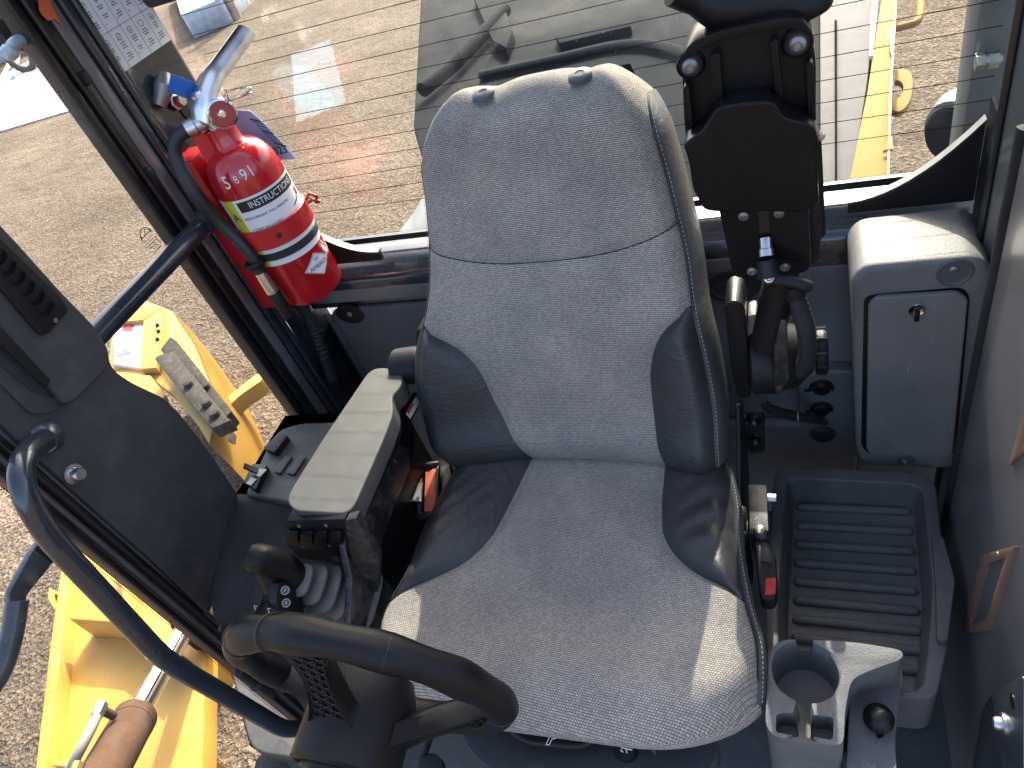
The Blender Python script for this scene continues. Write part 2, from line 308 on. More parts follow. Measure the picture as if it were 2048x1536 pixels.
bm = new(); S = 260
prism(bm, [(-S, -S, GZ - .5), (S, -S, GZ - .5), (S, S, GZ - .5), (-S, S, GZ - .5)], (0, 0, .5)); struct('ground', bm, ground(), smooth=0)
# ================================================================== cab shell
bm = new(); prism(bm, [(XL, -.9, -.05), (XR + .04, -.9, -.05), (XR + .04, YG, -.05), (XL, YG, -.05)], (0, 0, .05)); struct('cab_floor', bm, M['mat'], smooth=0)
cab = thing('cab_frame', 'dark blue painted steel cab frame with posts and rear sill around the seat', 'cab frame', (0, .5, 0))
ZS = float(U(1200, 430, 'Y', YG)[2])   # height of the rear window's lower edge
bm = new(); prism(bm, fil([(XL - .02, YG + .05, ZS - .10), (XL - .02, YG + .05, ZS - .012), (XL - .02, YG - .03, ZS - .015), (XL - .02, YG - .075, ZS - .035), (XL - .02, YG - .08, ZS - .10)], .012), (1.22, 0, 0)); obj('rear_sill', bm, M['paint'], cab)
bm = new(); prism(bm, fil([(XL + .01, YG - .079, ZS - .056), (XL + .01, YG - .068, ZS - .056), (XL + .01, YG - .068, ZS - .082), (XL + .01, YG - .084, ZS - .082)], .003), (.93, 0, 0)); obj('sill_reveal_strip', bm, M['strip'], cab)
# corner post that carries the decal and the extinguisher
bm = new(); prism(bm, fil([(XL, .438, .3), (XL, YG - .035, .3), (XL - .05, YG + .02, .3), (XL - .05, .438, .3)], .008, 3), (0, 0, 1.3)); obj('corner_post', bm, M['paint'], cab)
for i, (y0, y1, x0, nm, mt) in enumerate([(.425, .437, XL + .008, 'post_rib', 'paint'), (.408, .4235, XL + .004, 'post_rib', 'paint'), (.384, .407, XL - .002, 'reveal_strip', 'strip'), (.362, .383, XL - .004, 'window_seal', 'seal'), (.344, .361, XL - .010, 'window_seal', 'seal')]):
    bm = new(); prism(bm, fil([(x0, y0, .25), (x0, y1, .25), (x0 - .03, y1, .25), (x0 - .03, y0, .25)], .005, 3), (0, 0, 1.35)); obj(nm, bm, M[mt], cab)
for z in (.62, .83, 1.02, 1.17):
    bm = new(); box(bm, (XL - .004, .372, z), (.012, .010, .020)); bev(bm, .002); obj('seal_clip', bm, M['blk'], cab)
# rear right post, outer post with bolt and the folded corner gussets
bm = new(); prism(bm, fil([(.546, .452, -.1), (.60, .49, -.1), (.66, .45, -.1), (.64, .30, -.1), (.585, .325, -.1)], .010, 4), (0, 0, 1.9)); obj('rear_door_post', bm, M['dpost'], cab)
bm = new(); prism(bm, fil([(.541, .458, .1), (.548, .466, .1), (.556, .452, .1), (.545, .446, .1)], .003, 3), (0, 0, 1.6)); obj('post_rib', bm, M['seal'], cab)
bm = new(); prism(bm, [(.545, YG + .04, .2), (.62, YG + .04, .2), (.62, YG + .12, .2), (.545, YG + .12, .2)], (0, 0, 1.3)); bev(bm, .008); obj('outer_post', bm, M['post'], cab)
p = U(1950, 125, 'Y', YG + .02); bm = new(); lathe(bm, [(0, 0), (.011, 0), (.011, .010), (.006, .011), (.006, .03)], p, (1, 0, 0), 6); lathe(bm, [(.011, .014), (.011, .026)], p, (1, 0, 0), 6); obj('post_bolt', bm, M['steel'], cab)
def gusset(name, xa, xb, top, lab=None):
    """folded triangular plate with a hollow curved edge between post and sill"""
    bm = new(); pts = []; s = 1 if xb > xa else -1; n = 10
    pts = [np.array([xa + (xb - xa) * (k / n), YG - .055, ZS + .004 + (top - ZS) * (k / n) ** 1.9]) for k in range(n + 1)]
    lo = [np.array([xb, YG - .055, ZS - .01]), np.array([xa, YG - .055, ZS - .01])]
    prism(bm, pts + lo, (0, .008, 0)); obj(name, bm, M['blk'], cab)
    bm = new(); A = [[q + np.array([0, -.002, .001]), q + np.array([0, .012, .001]), q + np.array([0, .012, .005]), q + np.array([0, -.002, .005])] for q in pts]
    V = [[bm.verts.new(v) for v in r] for r in A]
    for a, b_ in zip(V, V[1:]):
        for k in range(4): face(bm, (a[k], a[(k + 1) % 4], b_[(k + 1) % 4], b_[k]))
    face(bm, V[0]); face(bm, V[-1][::-1]); bmesh.ops.recalc_face_normals(bm, faces=bm.faces[:]); obj('gusset_flange', bm, M['paintd'], cab)
gusset('gusset', float(U(1695, 425, 'Y', YG - .055)[0]), .552, float(U(1935, 255, 'Y', YG - .055)[2]))
gusset('gusset', float(U(765, 520, 'Y', YG - .055)[0]), XL, .86)
bm = new(); prism(bm, [(.552, YG - .06, ZS - .03), (.552, YG - .06, .86), (.575, .44, .80), (.575, .44, ZS - .06)], (.004, .002, 0)); obj('gusset_return', bm, M['scuff'], cab)
# front post strips and seals beyond the vent column
for (y0, y1, x0, nm, mt) in [(-.080, -.072, XL + .034, 'reveal_strip', 'strip'), (-.090, -.081, XL + .040, 'window_seal', 'seal'), (-.100, -.091, XL + .026, 'reveal_strip', 'strip'), (-.113, -.104, XL + .030, 'window_seal', 'seal')]:
    bm = new(); prism(bm, fil([(x0, y0, -.05), (x0, y1, -.05), (x0 - .03, y1, -.05), (x0 - .03, y0, -.05)], .004, 3), (0, 0, 1.7)); obj(nm, bm, M[mt], cab)
for i in range(1):
    bm = new(); prism(bm, fil(UP([(118, 915), (165, 945), (205, 990), (225, 1010), (205, 1018), (165, 985), (110, 935)], 'X', XL + .040), .006, 3), (-.012, 0, 0)); obj('slotted_bracket', bm, M['paint'], cab)
p = U(150, 948, 'X', XL + .05); bm = new(); lathe(bm, [(0, .016), (.0075, .016), (.009, .012), (.009, .004), (.014, .003), (.014, 0)], p - np.array([.004, 0, 0]), (1, 0, 0), 12); obj('flange_bolt', bm, M['steel'], cab)
# tube brace across the side window, with weld collar
a, b_ = U(403, 452, 'X', XL + .03), U(195, 668, 'X', XL + .03); bm = new(); tube(bm, [a + (a - b_) * .05, b_ + (b_ - a) * .25], .0165, 20); sb = obj('brace_tube', bm, M['paint'], cab)
bm = new(); tube(bm, [a + (a - b_) * .06, a + (b_ - a) * .01], [.021, .0175], 18); obj('weld_collar', bm, M['paintd'], sb)
bm = new(); prism(bm, fil([(XL - .02, YG - .05, 1.20), (XL - .02, YG + .05, 1.19), (XL - .02, YG + .06, 1.75), (XL - .02, YG - .06, 1.75)], .015, 3), (1.24, 0, 0)); obj('unseen_header', bm, M['trim'], cab)  # unseen header over the window, added to shade backrest top and steering wheel
bm = new(); prism(bm, fil([(XL - .08, YG - .06, 1.75), (XL - .08, 1.42, 1.75), (XL - .08, 1.40, 1.82), (XL - .08, YG - .06, 1.84)], .02, 3), (1.36, 0, 0)); obj('unseen_roof_visor', bm, M['paint'], cab)  # rear part only of the unseen roof, sized to shade the backrest top
# rear trim panels under the sill
tp = thing('rear_trim_panel', 'dark grey moulded trim panel under the rear sill beside the extinguisher', 'trim panel', (-.4, .52, .0))
bm = new(); prism(bm, fil([(-.575, .525, .585), (-.545, .525, .625), (-.15, .525, .625), (-.15, .525, .02), (-.575, .525, .02)], .02, 4), (0, -.012, 0)); bev(bm, .006, 2); obj('panel', bm, M['liner'], tp)
bm = new(); prism(bm, fil([(-.59, .53, .60), (-.555, .50, .60), (-.545, .53, .60)], .004, 2), (0, 0, -.55)); obj('panel_bevel', bm, M['liner'], tp)
p = U(700, 628, 'Y', .513); bm = new(); lathe(bm, [(.0, -.001), (.02, -.001), (.024, -.004), (.024, .001)], p, (0, -1, 0), 24, sx=1.35); lathe(bm, [(0, .001), (.008, .001), (.008, -.003)], p, (0, -1, 0), 16); obj('screw_recess', bm, M['seal'], tp)
bm = new(); lathe(bm, [(0, .004), (.006, .003), (.007, 0)], p, (0, -1, 0), 12); obj('screw', bm, M['dkst'], tp)
cc = thing('corrugated_conduit', 'black corrugated conduit curving beside the trim panel at the window post', 'conduit', (-.57, .47, .5))
path = smooth_path([U(585, 600, 'X', -.585), U(605, 612, 'X', -.575), U(622, 640, 'X', -.575), U(640, 690, 'X', -.58), U(665, 760, 'X', -.585)], 14)
bm = new(); tube(bm, path, [.011 + .0022 * (k % 2) for k in range(len(path))], 12); obj('conduit_sleeve', bm, M['rub'], cc)
tr = thing('rear_wall_liner', 'dark blue-grey plastic liner wall behind the control pod and sockets', 'liner', (.2, .52, 0))
bm = new(); prism(bm, fil([(-.149, .53, .01), (-.149, .53, .635), (.60, .53, .635), (.60, .53, .01)], .006, 2), (0, -.012, 0)); bev(bm, .004); obj('panel', bm, M['liner2'], tr)
bm = new(); prism(bm, fil([(.18, .517, .02), (.18, .517, .30), (.42, .517, .30), (.42, .517, .02)], .02, 4), (0, -.022, 0)); bev(bm, .008, 3); obj('raised_step', bm, M['liner2'], tr)
p = U(1465, 570, 'Y', .517); bm = new(); lathe(bm, [(0, .001), (.024, .001), (.027, .005), (.032, .005), (.034, 0)], p, (0, -1, 0), 26, sx=1.3); lathe(bm, [(0, .007), (.006, .006), (.007, 0)], p, (0, -1, 0), 12); obj('screw_recess', bm, M['trim'], tr)
# ------------------------------------------------------------------ windows
rw = thing('rear_window', 'rear window glass with thin horizontal heater wires behind the seat', 'window', (0, YG, ZS))
bm = new(); box(bm, (-.01, YG, ZS + .45), (1.17, .005, .92)); obj('pane', bm, M['pane'], rw, smooth=0)
zs = [float(U(560, v, 'Y', YG)[2]) for v in (404, 371, 340, 305, 273, 236, 197, 155, 113, 68, 22)]
dz = (zs[-1] - zs[0]) / 10; z = zs[0] - dz
while z < ZS + .9:
    if z > ZS + .012:
        bm = new(); box(bm, (-.01, YG - .0034, z), (1.15, .0005, .0009)); obj('heater_wire', bm, M['wire'], rw, smooth=0)
    z += dz
bm = new(); box(bm, (-.01, YG - .004, ZS + .004), (1.16, .001, .012)); obj('frit_band', bm, M['ink'], rw, smooth=0)
bm = new()
for k in range(330):
    for r_ in range(2): q = np.array([-.58 + k * .0035 + r_ * .00175, YG - .0038, ZS + .0125 + r_ * .0026]); bm.faces.new([bm.verts.new(q + .0011 * np.array([math.cos(a), 0, math.sin(a)])) for a in [k2 * math.pi / 3 for k2 in range(6)]])
tag(obj('frit_dots', bm, M['ink'], rw, smooth=0), None, None, kind='stuff')
sw = thing('side_window', 'side window glass between the window post and the vent column', 'window', (XL, .2, .4))
bm = new(); box(bm, (XL - .016, .205, .95), (.005, .31, 1.1)); obj('pane', bm, M['pane2'], sw, smooth=0)
# etched maker's mark on the side glass
mo = U(300, 480, 'X', XL - .012); pl = plane_place(mo, (0, .55, .85), (0, -.85, .55) , 0)
bm = new()
tube(bm, [mo + np.array([.0, .011 * math.cos(a) , .010 + .011 * math.sin(a)]) for a in [k * math.pi / 9 for k in range(10)]], .0007, 5)
tube(bm, [mo + np.array([0, -.012, .010]), mo + np.array([0, .012, .010])], .0007, 5); tube(bm, [mo + np.array([0, -.004, .010]), mo + np.array([0, .005, .018])], .0005, 5)
for y_ in (-.012, .012): tube(bm, [mo + np.array([0, y_, .006]), mo + np.array([0, y_, .014])], .0008, 5)
for k, (y0__, y1__) in enumerate(((-.012, .011), (-.015, .014), (-.012, .011), (-.010, .004), (-.004, .008), (-.003, .010))):
    z__ = .003 - .0042 * k; y_ = y0__
    while y_ < y1__: tube(bm, [mo + np.array([0, y_, z__]), mo + np.array([0, min(y_ + .0022, y1__), z__])], .0006, 4); y_ += .0031
tube(bm, [mo + np.array([0, .016 + .0045 * math.cos(a_), -.008 + .0045 * math.sin(a_)]) for a_ in np.linspace(0, 6.28, 15)[:-1]], .0005, 4, closed=True)
obj('etched_mark', bm, M['ink'], sw, smooth=0)
fw = thing('front_side_window', 'full height front side glass with dotted black edge beyond the bent handrail', 'window', (XL, -.5, 0))
bm = new(); box(bm, (XL + .01, -.51, .85), (.005, .72, 1.7)); obj('pane', bm, M['pane2'], fw, smooth=0)
bm = new()
for k in range(380):
    for r_ in range(2): q = np.array([XL + .014, -.1165 - r_ * .0032, .02 + k * .0040 + r_ * .002]); bm.faces.new([bm.verts.new(q + .00125 * np.array([0, math.cos(a), math.sin(a)])) for a in [k2 * math.pi / 3 for k2 in range(6)]])
tag(obj('frit_dots', bm, M['ink'], fw, smooth=0), None, None, kind='stuff')
# ------------------------------------------------------------------ vent column
vc = thing('vent_column', 'dark blue-grey plastic column cover with louvred air vent at the side window', 'column cover', (XL + .03, 0, .4))
XC = XL + .045
def colband(pix, x0, dx): return prism(new(), UP(pix, 'X', x0), (dx, 0, 0))
bm = new(); out = UP([(-60, 400), (0, 455), (120, 590), (185, 655), (214, 700), (224, 738), (262, 765), (330, 797), (360, 828), (420, 905), (478, 992), (452, 1090), (420, 1230), (300, 1115), (180, 1010), (0, 845), (-60, 790)], 'X', XC)
prism(bm, fil(out, .012, 3), (-.05, 0, 0)); bev(bm, .007, 3, 50); obj('cover', bm, M['trim'], vc)
bm = new(); prism(bm, fil(UP([(-60, 405), (0, 465), (115, 592), (178, 655), (205, 700), (205, 735), (150, 790), (118, 815), (100, 790), (0, 680), (-60, 620)], 'X', XC), .02, 5), (.014, 0, 0)); bev(bm, .010, 4, 50); obj('vent_bezel_base', bm, M['trim'], vc)
XV = XC + .014
bm = new(); prism(bm, fil(UP([(-40, 442), (0, 482), (120, 598), (133, 622), (92, 668), (75, 670), (0, 583), (-40, 540)], 'X', XV), .006, 4), (.005, 0, 0)); bev(bm, .002, 2); vb = obj('vent_bezel', bm, M['blk'], vc)
bm = new(); prism(bm, UP([(-40, 455), (0, 494), (108, 607), (88, 632), (0, 535), (-40, 492)], 'X', XV + .0052), (.0006, 0, 0)); obj('vent_opening', bm, M['seal'], vb, smooth=0)
for k in range(8):
    t_ = k / 7; a = np.array([-30 + 132 * t_, 470 + 140 * t_]); q0 = U(a[0] + 6, a[1] - 6, 'X', XV + .006); q1 = U(a[0] - 20, a[1] + 22, 'X', XV + .006); bm = new(); P = []
    for i in range(9):
        f_ = i / 8; c_ = q0 + (q1 - q0) * f_ + np.array([0, 0, -.006 * math.sin(math.pi * f_)]); P.append([c_, c_ + np.array([.009 * (.5 + .5 * math.sin(math.pi * f_)), 0, .004])])
    grid(bm, P); bmesh.ops.solidify(bm, geom=bm.faces[:], thickness=.0016); obj('slat', bm, M['trim'], vb)
p = U(111, 641, 'X', XV + .0055); bm = new(); lathe(bm, [(0, .0012), (.003, .001), (.0032, 0)], p, (1, 0, 0), 10); obj('screw', bm, M['dkst'], vb)
bm = new(); prism(bm, UP([(-40, 610), (0, 655), (98, 762), (88, 775), (0, 690), (-40, 640)], 'X', XC + .0142), (.004, 0, 0)); bev(bm, .0015); obj('dark_bar', bm, M['blk'], vc)  # thin black bar below the vent
bm = new(); prism(bm, fil(UP([(-40, 700), (0, 735), (60, 785), (122, 800), (112, 822), (60, 830), (0, 770), (-40, 740)], 'X', XC + .001), .01, 4), (.004, 0, 0)); bev(bm, .003, 2); obj('grip_recess', bm, M['trim'], vc)
# ------------------------------------------------------------------ handrail and mirror arm
hr = thing('bent_handrail', 'dark blue steel handrail tube with two bends outside the vent column', 'handrail', (XL + .1, -.15, .1))
hp = [U(92, 878, 'X', XL + .05), U(45, 912, 'X', XL + .085), U(40, 975, 'X', XL + .1), U(92, 1068, 'X', XL + .1), U(326, 1318, 'X', XL + .1), U(572, 1462, 'X', XL + .1), U(650, 1440, 'X', XL + .07)]
bm = new(); tube(bm, bendpath(hp, .035, 8), .0142, 18); rl = obj('rail_tube', bm, M['paint'], hr)
bm = new(); tube(bm, [hp[0] + np.array([-.02, .012, 0]), hp[0], hp[0] + (hp[1] - hp[0]) * .12], [.022, .021, .0165], 12); obj('weld_bead', bm, M['paintd'], hr)
ma = thing('mirror_arm', 'flat dark bracket arm outside the front side glass at the left edge', 'bracket', U(60, 1130, 'X', XL - .05))
bm = new(); prism(bm, UP([(130, 1010), (190, 1050), (120, 1110), (55, 1190), (50, 1235), (18, 1205), (20, 1185), (60, 1110)], 'X', XL - .05), (-.012, 0, 0)); bev(bm, .003); obj('plate', bm, M['paint'], ma)
bm = new(); tube(bm, bendpath([U(35, 1200, 'X', XL - .055), U(25, 1270, 'X', XL - .055), U(5, 1340, 'X', XL - .055), U(-30, 1390, 'X', XL - .055)], .06), .014, 16); obj('arm_tube', bm, M['paint'], ma)
bm = new(); box(bm, U(170, 1035, 'X', XL - .03), (.05, .05, .05)); bev(bm, .004); obj('clamp_block', bm, M['paint'], ma)
sp = thing('gas_strut_stub', 'short black pin with rubber ring on the glass above the fender', 'pin', U(500, 1370, 'X', XL + .03))
a, b_ = U(478, 1345, 'X', XL + .03), U(545, 1390, 'X', XL + .03); bm = new(); tube(bm, [a, b_], .0075, 14); obj('pin', bm, M['rub'], sp)
bm = new(); tube(bm, [a + (b_ - a) * .45, a + (b_ - a) * .5, a + (b_ - a) * .55], [.009, .013, .009], 16); obj('rubber_ring', bm, M['rub'], sp)
bm = new(); box(bm, (-.02, .575, .29), (1.2, .06, .56)); obj('rear_bulkhead', bm, M['paint'], cab, smooth=0)
bm = new(); prism(bm, [(XL - .03, .39, -.05), (XL - .03, -.06, -.05), (XL - .03, -.06, .30), (XL - .03, .39, .30)], (.02, 0, 0)); obj('lower_side_panel', bm, M['paint'], cab, smooth=0)
# ================================================================== operator seat
seat = thing('operator_seat', 'grey woven fabric operator seat with dark leather bolsters facing the camera', 'seat', (.01, .1, 0))
TB = math.radians(20); BB = np.array([0, .245, .5]); EV = np.array([0, math.sin(TB), math.cos(TB)]); EN = np.array([0, -math.cos(TB), math.sin(TB)])
bl = ip([(-.03, -.20), (0, -.226), (.03, -.241), (.08, -.248), (.14, -.247), (.2, -.232), (.24, -.214), (.28, -.201), (.37, -.183), (.476, -.166), (.521, -.153), (.553, -.136), (.57, -.12)])
br = ip([(-.03, .196), (0, .212), (.1, .213), (.178, .206), (.244, .194), (.307, .189), (.375, .179), (.452, .167), (.517, .155), (.545, .144), (.57, .127)])
bll = ip([(-.03, -.082), (0, -.088), (.041, -.105), (.104, -.124), (.15, -.132), (.175, -.141), (.201, -.16), (.222, -.187), (.238, -.214), (.26, -.213)])
brl = ip([(-.03, .134), (0, .133), (.034, .129), (.085, .127), (.15, .129), (.188, .138), (.215, .153), (.232, .172), (.246, .192), (.27, .193)])
def fl(v): return max(bl(v), bll(v)) if v < .238 else bl(v)
def frr(v): return min(br(v), brl(v)) if v < .246 else br(v)
def sst(a, b, x): q = min(1, max(0, (x - a) / (b - a))); return q * q * (3 - 2 * q)
GR = [(-.053, .549), (.080, .549)]
def wdep(x, v):
    xc = (x - (bl(v) + br(v)) / 2) / ((br(v) - bl(v)) / 2)
    w_ = .034 * abs(xc) ** 3 * (1 - sst(.18, .34, v)) + .016 * math.exp(-((v - .17) / .11) ** 2) * (1 - xc * xc) + .012 * abs(xc) ** 2.4 + .018 * sst(.40, .56, v)
    d = min(x - bl(v), br(v) - x)
    w_ -= .020 * max(0, 1 - d / .026) ** 2
    w_ -= .042 * max(0, 1 - (v + .03) / .046) ** 2; w_ += .010 * math.exp(-((v - .035) / .03) ** 2)
    for gx, gv in GR: w_ -= .018 * math.exp(-(((x - gx) / .030) ** 2 + ((v - gv + .008) / .026) ** 2))
    return w_
def bpt(x, v, dw=0): return BB + np.array([x, 0, 0]) + EV * v + EN * (wdep(x, v) + dw)
RT = .050
def vt(s): return .566 - .048 * max(0, (abs(s - .5) - .36) / .14) ** 2
def seamv(s): x = -.189 + .37 * s; return .322 + .036 * abs((x + .002) / .188) ** 2.6
def seam_drop(d, g=.005, r=.009): return -g * math.exp(-(d / r) ** 2)
def bpatch(s, t, vb, vtop):
    v = vb(s) + (vtop(s) - vb(s)) * t; a, b_ = fl(v), frr(v); x = a + (b_ - a) * s
    da = (x - a) if v < .238 else 9; db = b_ - x; dv = abs(v - seamv(s))
    return x, v, seam_drop(da) + seam_drop(db) + seam_drop(dv, .0035, .006)
def back_patch(nm, vb, vtop, ns, n_t, roll=False):
    P, UVs = [], []
    for i in range(n_t + 1):
        r_, u_ = [], []
        for j in range(ns + 1):
            s = j / ns; x, v, dw = bpatch(s, i / n_t, vb, vtop); r_.append(bpt(x, v, dw)); u_.append((x, v))
        P.append(r_); UVs.append(u_)
    if roll:                                            # the cover folds over the top of the back
        for k in range(1, 9):
            ph = k / 6 * math.pi / 2 if k <= 6 else math.pi / 2; r_, u_ = [], []
            for j in range(ns + 1):
                s = j / ns; v0 = vtop(s); x = bl(v0) + (br(v0) - bl(v0)) * s
                vv = v0 + RT * math.sin(ph); xx = bl(vv) + (br(vv) - bl(vv)) * s; ww = wdep(x, v0) - RT * (1 - math.cos(ph)) - (0 if k <= 6 else (k - 6) * .022)
                for gx, gv in GR: vv -= .007 * math.exp(-((xx - gx) / .030) ** 2) * math.sin(ph)
                r_.append(BB + np.array([xx, 0, 0]) + EV * vv + EN * ww); u_.append((x, v0 + RT * ph + max(0, k - 6) * .02))
            P.append(r_); UVs.append(u_)
    bm = new(); grid(bm, P, UVs); return obj(nm, bm, M['fab'], seat, smooth=60)
vtr = lambda s: vt(s) - RT
back_patch('back_upper_panel', seamv, vtr, 60, 40, True)
back_patch('back_lower_panel', lambda s: -.025, seamv, 60, 60)
def bolster(nm, fa, fb, v0, v1, side):
    P = []; 
    for i in range(41):
        v = v0 + (v1 - v0) * i / 40; a, b_ = fa(v), fb(v); r_ = []
        for j in range(19):
            s = j / 18; x = a + (b_ - a) * s; wd = b_ - a; d_in = (b_ - x) if side < 0 else (x - a)
            puff = .012 * math.sin(math.pi * s) * min(1, wd / .05); r_.append(bpt(x, v, seam_drop(d_in) + puff))
        P.append(r_)
    bm = new(); grid(bm, P); return obj(nm, bm, M['lea'], seat, smooth=60)
bolster('back_bolster', bl, lambda v: max(bl(v), bll(v)), -.025, .238, -1)
bolster('back_bolster', lambda v: min(br(v), brl(v)), br, -.025, .246, 1)
def side_band(nm, fe, sgn, secs, v0, v1, m):
    P = []
    for i in range(61):
        v = v0 + (v1 - v0) * i / 60; x = fe(v); v0s = vt(0) - RT; ph = math.asin(min(1, max(0, (v - v0s) / RT))); w0 = wdep(fe(min(v, v0s)), min(v, v0s)) - RT * (1 - math.cos(ph)) + (seam_drop(0) if v > .24 else 0); tp_ = 1.; P.append([BB + np.array([x + sgn * o * tp_, 0, 0]) + EV * (v - .02 * (1 - tp_) * min(1, -dp / .05)) + EN * (w0 + dp) for o, dp in secs])
    bm = new(); grid(bm, P); return obj(nm, bm, m, seat, smooth=60)
SEC = [(0, 0), (.004, -.002), (.008, -.008), (.0125, -.02), (.015, -.04), (.015, -.07), (.008, -.10), (-.02, -.112), (-.10, -.115)]
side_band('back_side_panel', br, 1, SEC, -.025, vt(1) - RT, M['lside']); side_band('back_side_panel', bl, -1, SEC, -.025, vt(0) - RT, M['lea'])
def shoulder(fe, sgn, m):
    v0s = vt(0) - RT; w0 = wdep(fe(v0s), v0s) + seam_drop(0); P = []
    for o, dp in SEC[:-2]:
        d = -dp; top_ = v0s + (RT * math.sqrt(max(0, 1 - ((RT - d) / RT) ** 2)) if d < RT else RT)
        P.append([BB + np.array([fe(v0s + (top_ - v0s) * k / 8) + sgn * o * (1 - (k / 8) ** 2), 0, 0]) + EV * (v0s + (top_ - v0s) * k / 8) + EN * (w0 - d) for k in range(9)])
    bm = new(); grid(bm, P); return obj('back_shoulder_cap', bm, m, seat, smooth=70)
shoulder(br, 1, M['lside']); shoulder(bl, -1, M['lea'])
bm = new(); P = [[BB + np.array([x, 0, 0]) + EV * v + EN * -.11 for x in np.linspace(bl(v) + .015, br(v) - .015, 5)] for v in np.linspace(-.02, .555, 14)]; grid(bm, P); obj('back_shell', bm, M['blk'], seat)
def epos(fe, v, dx=0, dw=0):
    v0s = vt(0) - RT; vm = min(v, v0s); ph = math.asin(min(1, max(0, (v - v0s) / RT))); return BB + np.array([fe(v) + dx, 0, 0]) + EV * v + EN * (wdep(fe(vm), vm) - RT * (1 - math.cos(ph)) + dw)
def run(nm, pts, r, m, parent=seat): bm = new(); tube(bm, pts, r, 6); return obj(nm, bm, m, parent)
run('piping', [epos(br, v, .001, -.003) for v in np.linspace(-.02, vt(0) - .004, 90)], .0017, M['ink']); run('piping', [epos(bl, v, 0, -.003) for v in np.linspace(-.02, vt(0) - .004, 90)], .0014, M['ink'])
run('seam_line', [bpt(*bpatch(s, 1, lambda q: -.02, seamv)[:2], -.0032) for s in np.linspace(0, 1, 60)], .0009, M['ink'])
def stitches(nm, pts, ln=.0032, gap=.0055, m=None):
    bm = new(); acc = 0; P = [np.array(p) for p in pts]
    for a, b_ in zip(P, P[1:]):
        d = np.linalg.norm(b_ - a); acc += d
        if acc >= gap: acc = 0; t = (b_ - a) / d; tube(bm, [a - t * ln / 2, a + t * ln / 2], .00048, 4)
    return obj(nm, bm, m or M['thread'], seat)
for off, dp in ((.0042, -.0015), (-.004, .001)):
    stitches('stitching', [epos(br, v, off, dp) for v in np.linspace(-.02, .235 if off < 0 else vt(0) - .006, 900)])
stitches('stitching', [epos(bl, v, -.004, -.002) for v in np.linspace(-.02, vt(0) - .006, 900)], m=M['inkg'])
for gx, gv in GR:
    c_ = BB + np.array([gx, 0, 0]) + EV * (.516 + RT * .72 + .002) + EN * (wdep(gx, .516) - RT * .30 + .005); ax_ = N(EV * .88 + EN * .48)
    bm = new(); lathe(bm, [(.0052, -.002), (.0054, .0022), (.0065, .0030), (.0135, .0024), (.0152, .0012), (.0155, -.004)], c_, ax_, 24); g_ = obj('grommet', bm, pm('grommet_plastic', (.07, .085, .10), .45), seat)
    bm = new(); lathe(bm, [(0, .0022), (.0055, .0022), (.0055, -.002)], c_, ax_, 16); obj('grommet_hole', bm, M['ink'], g_)
# cushion
cl = ip([(.27, -.20), (.20, -.214), (.152, -.222), (.09, -.226), (.04, -.229), (.0, -.242), (-.03, -.252), (-.068, -.252), (-.10, -.240), (-.13, -.215), (-.16, -.165), (-.19, -.09)])
crr = ip([(.27, .208), (.228, .224), (.176, .237), (.103, .242), (.031, .256), (-.02, .273), (-.069, .274), (-.10, .268), (-.13, .25), (-.16, .20), (-.19, .12)])
cll = ip([(.27, -.086), (.24, -.088), (.178, -.097), (.102, -.11), (.066, -.126), (.045, -.143), (.029, -.163), (.012, -.19), (-.002, -.212), (-.024, -.25), (-.04, -.252)])
clr = ip([(.27, .132), (.244, .133), (.17, .136), (.119, .143), (.089, .159), (.07, .178), (.054, .199), (.042, .226), (.03, .255), (.01, .262)])
def fcl(y): return max(cl(y), cll(y)) if y > -.024 else cl(y)
def fcr(y): return min(crr(y), clr(y)) if y > .03 else crr(y)
def yfront(s): return -.157 + .072 * abs(2 * s - 1) ** 9 + .014 * (s - .5)
def ch(x, y):
    a, b_ = cl(y), crr(y); c = (x - (a + b_) / 2) / ((b_ - a) / 2)
    z_ = .492 + .026 * abs(c) ** 3 * sst(-.06, .1, y) + .010 * math.exp(-((y + .09) / .07) ** 2) * (1 - .5 * c * c)
    s = min(1, max(0, (x - a) / (b_ - a))); d = y - yfront(s); z_ -= .040 * max(0, 1 - d / .070) ** 2.2
    d = min(x - a, b_ - x); z_ -= .018 * max(0, 1 - d / .028) ** 2
    return z_
P, UVs = [], []
for i in range(91):
    t = i / 90; r_, u_ = [], []
    for j in range(71):
        s = j / 70; y = .262 + (yfront(s) - .262) * t; a, b_ = fcl(y), fcr(y); x = a + (b_ - a) * s
        dw = (seam_drop(x - a) if y > -.024 else 0) + (seam_drop(b_ - x)); r_.append(np.array([x, y, ch(x, y) + dw])); u_.append((x, y + .02 * math.sin(3 * x)))
    P.append(r_); UVs.append(u_)
bm = new(); grid(bm, P, UVs); obj('cushion_panel', bm, M['fab'], seat, smooth=60)
def cbol(fa, fb, y0, y1, side):
    P = []
    for i in range(41):
        y = y0 + (y1 - y0) * i / 40; a, b_ = fa(y), fb(y); r_ = []
        for j in range(19):
            s = j / 18; x = a + (b_ - a) * s; wd = b_ - a; d_in = (b_ - x) if side < 0 else (x - a)
            wr = .0016 * math.sin(150 * y + 60 * x * side + 9 * math.sin(20 * x)) * math.exp(-((y - .13) / .07) ** 2) * sst(0, .5, 1 - s if side < 0 else s)
            r_.append(np.array([x, y, ch(x, y) + seam_drop(d_in) + .010 * math.sin(math.pi * s) * min(1, wd / .05) + wr]))
        P.append(r_)
    bm = new(); grid(bm, P); return obj('cushion_bolster', bm, M['lea'], seat, smooth=60)
cbol(cl, lambda y: max(cl(y), cll(y)), .262, -.024, -1); cbol(lambda y: min(crr(y), clr(y)), crr, .262, .03, 1)
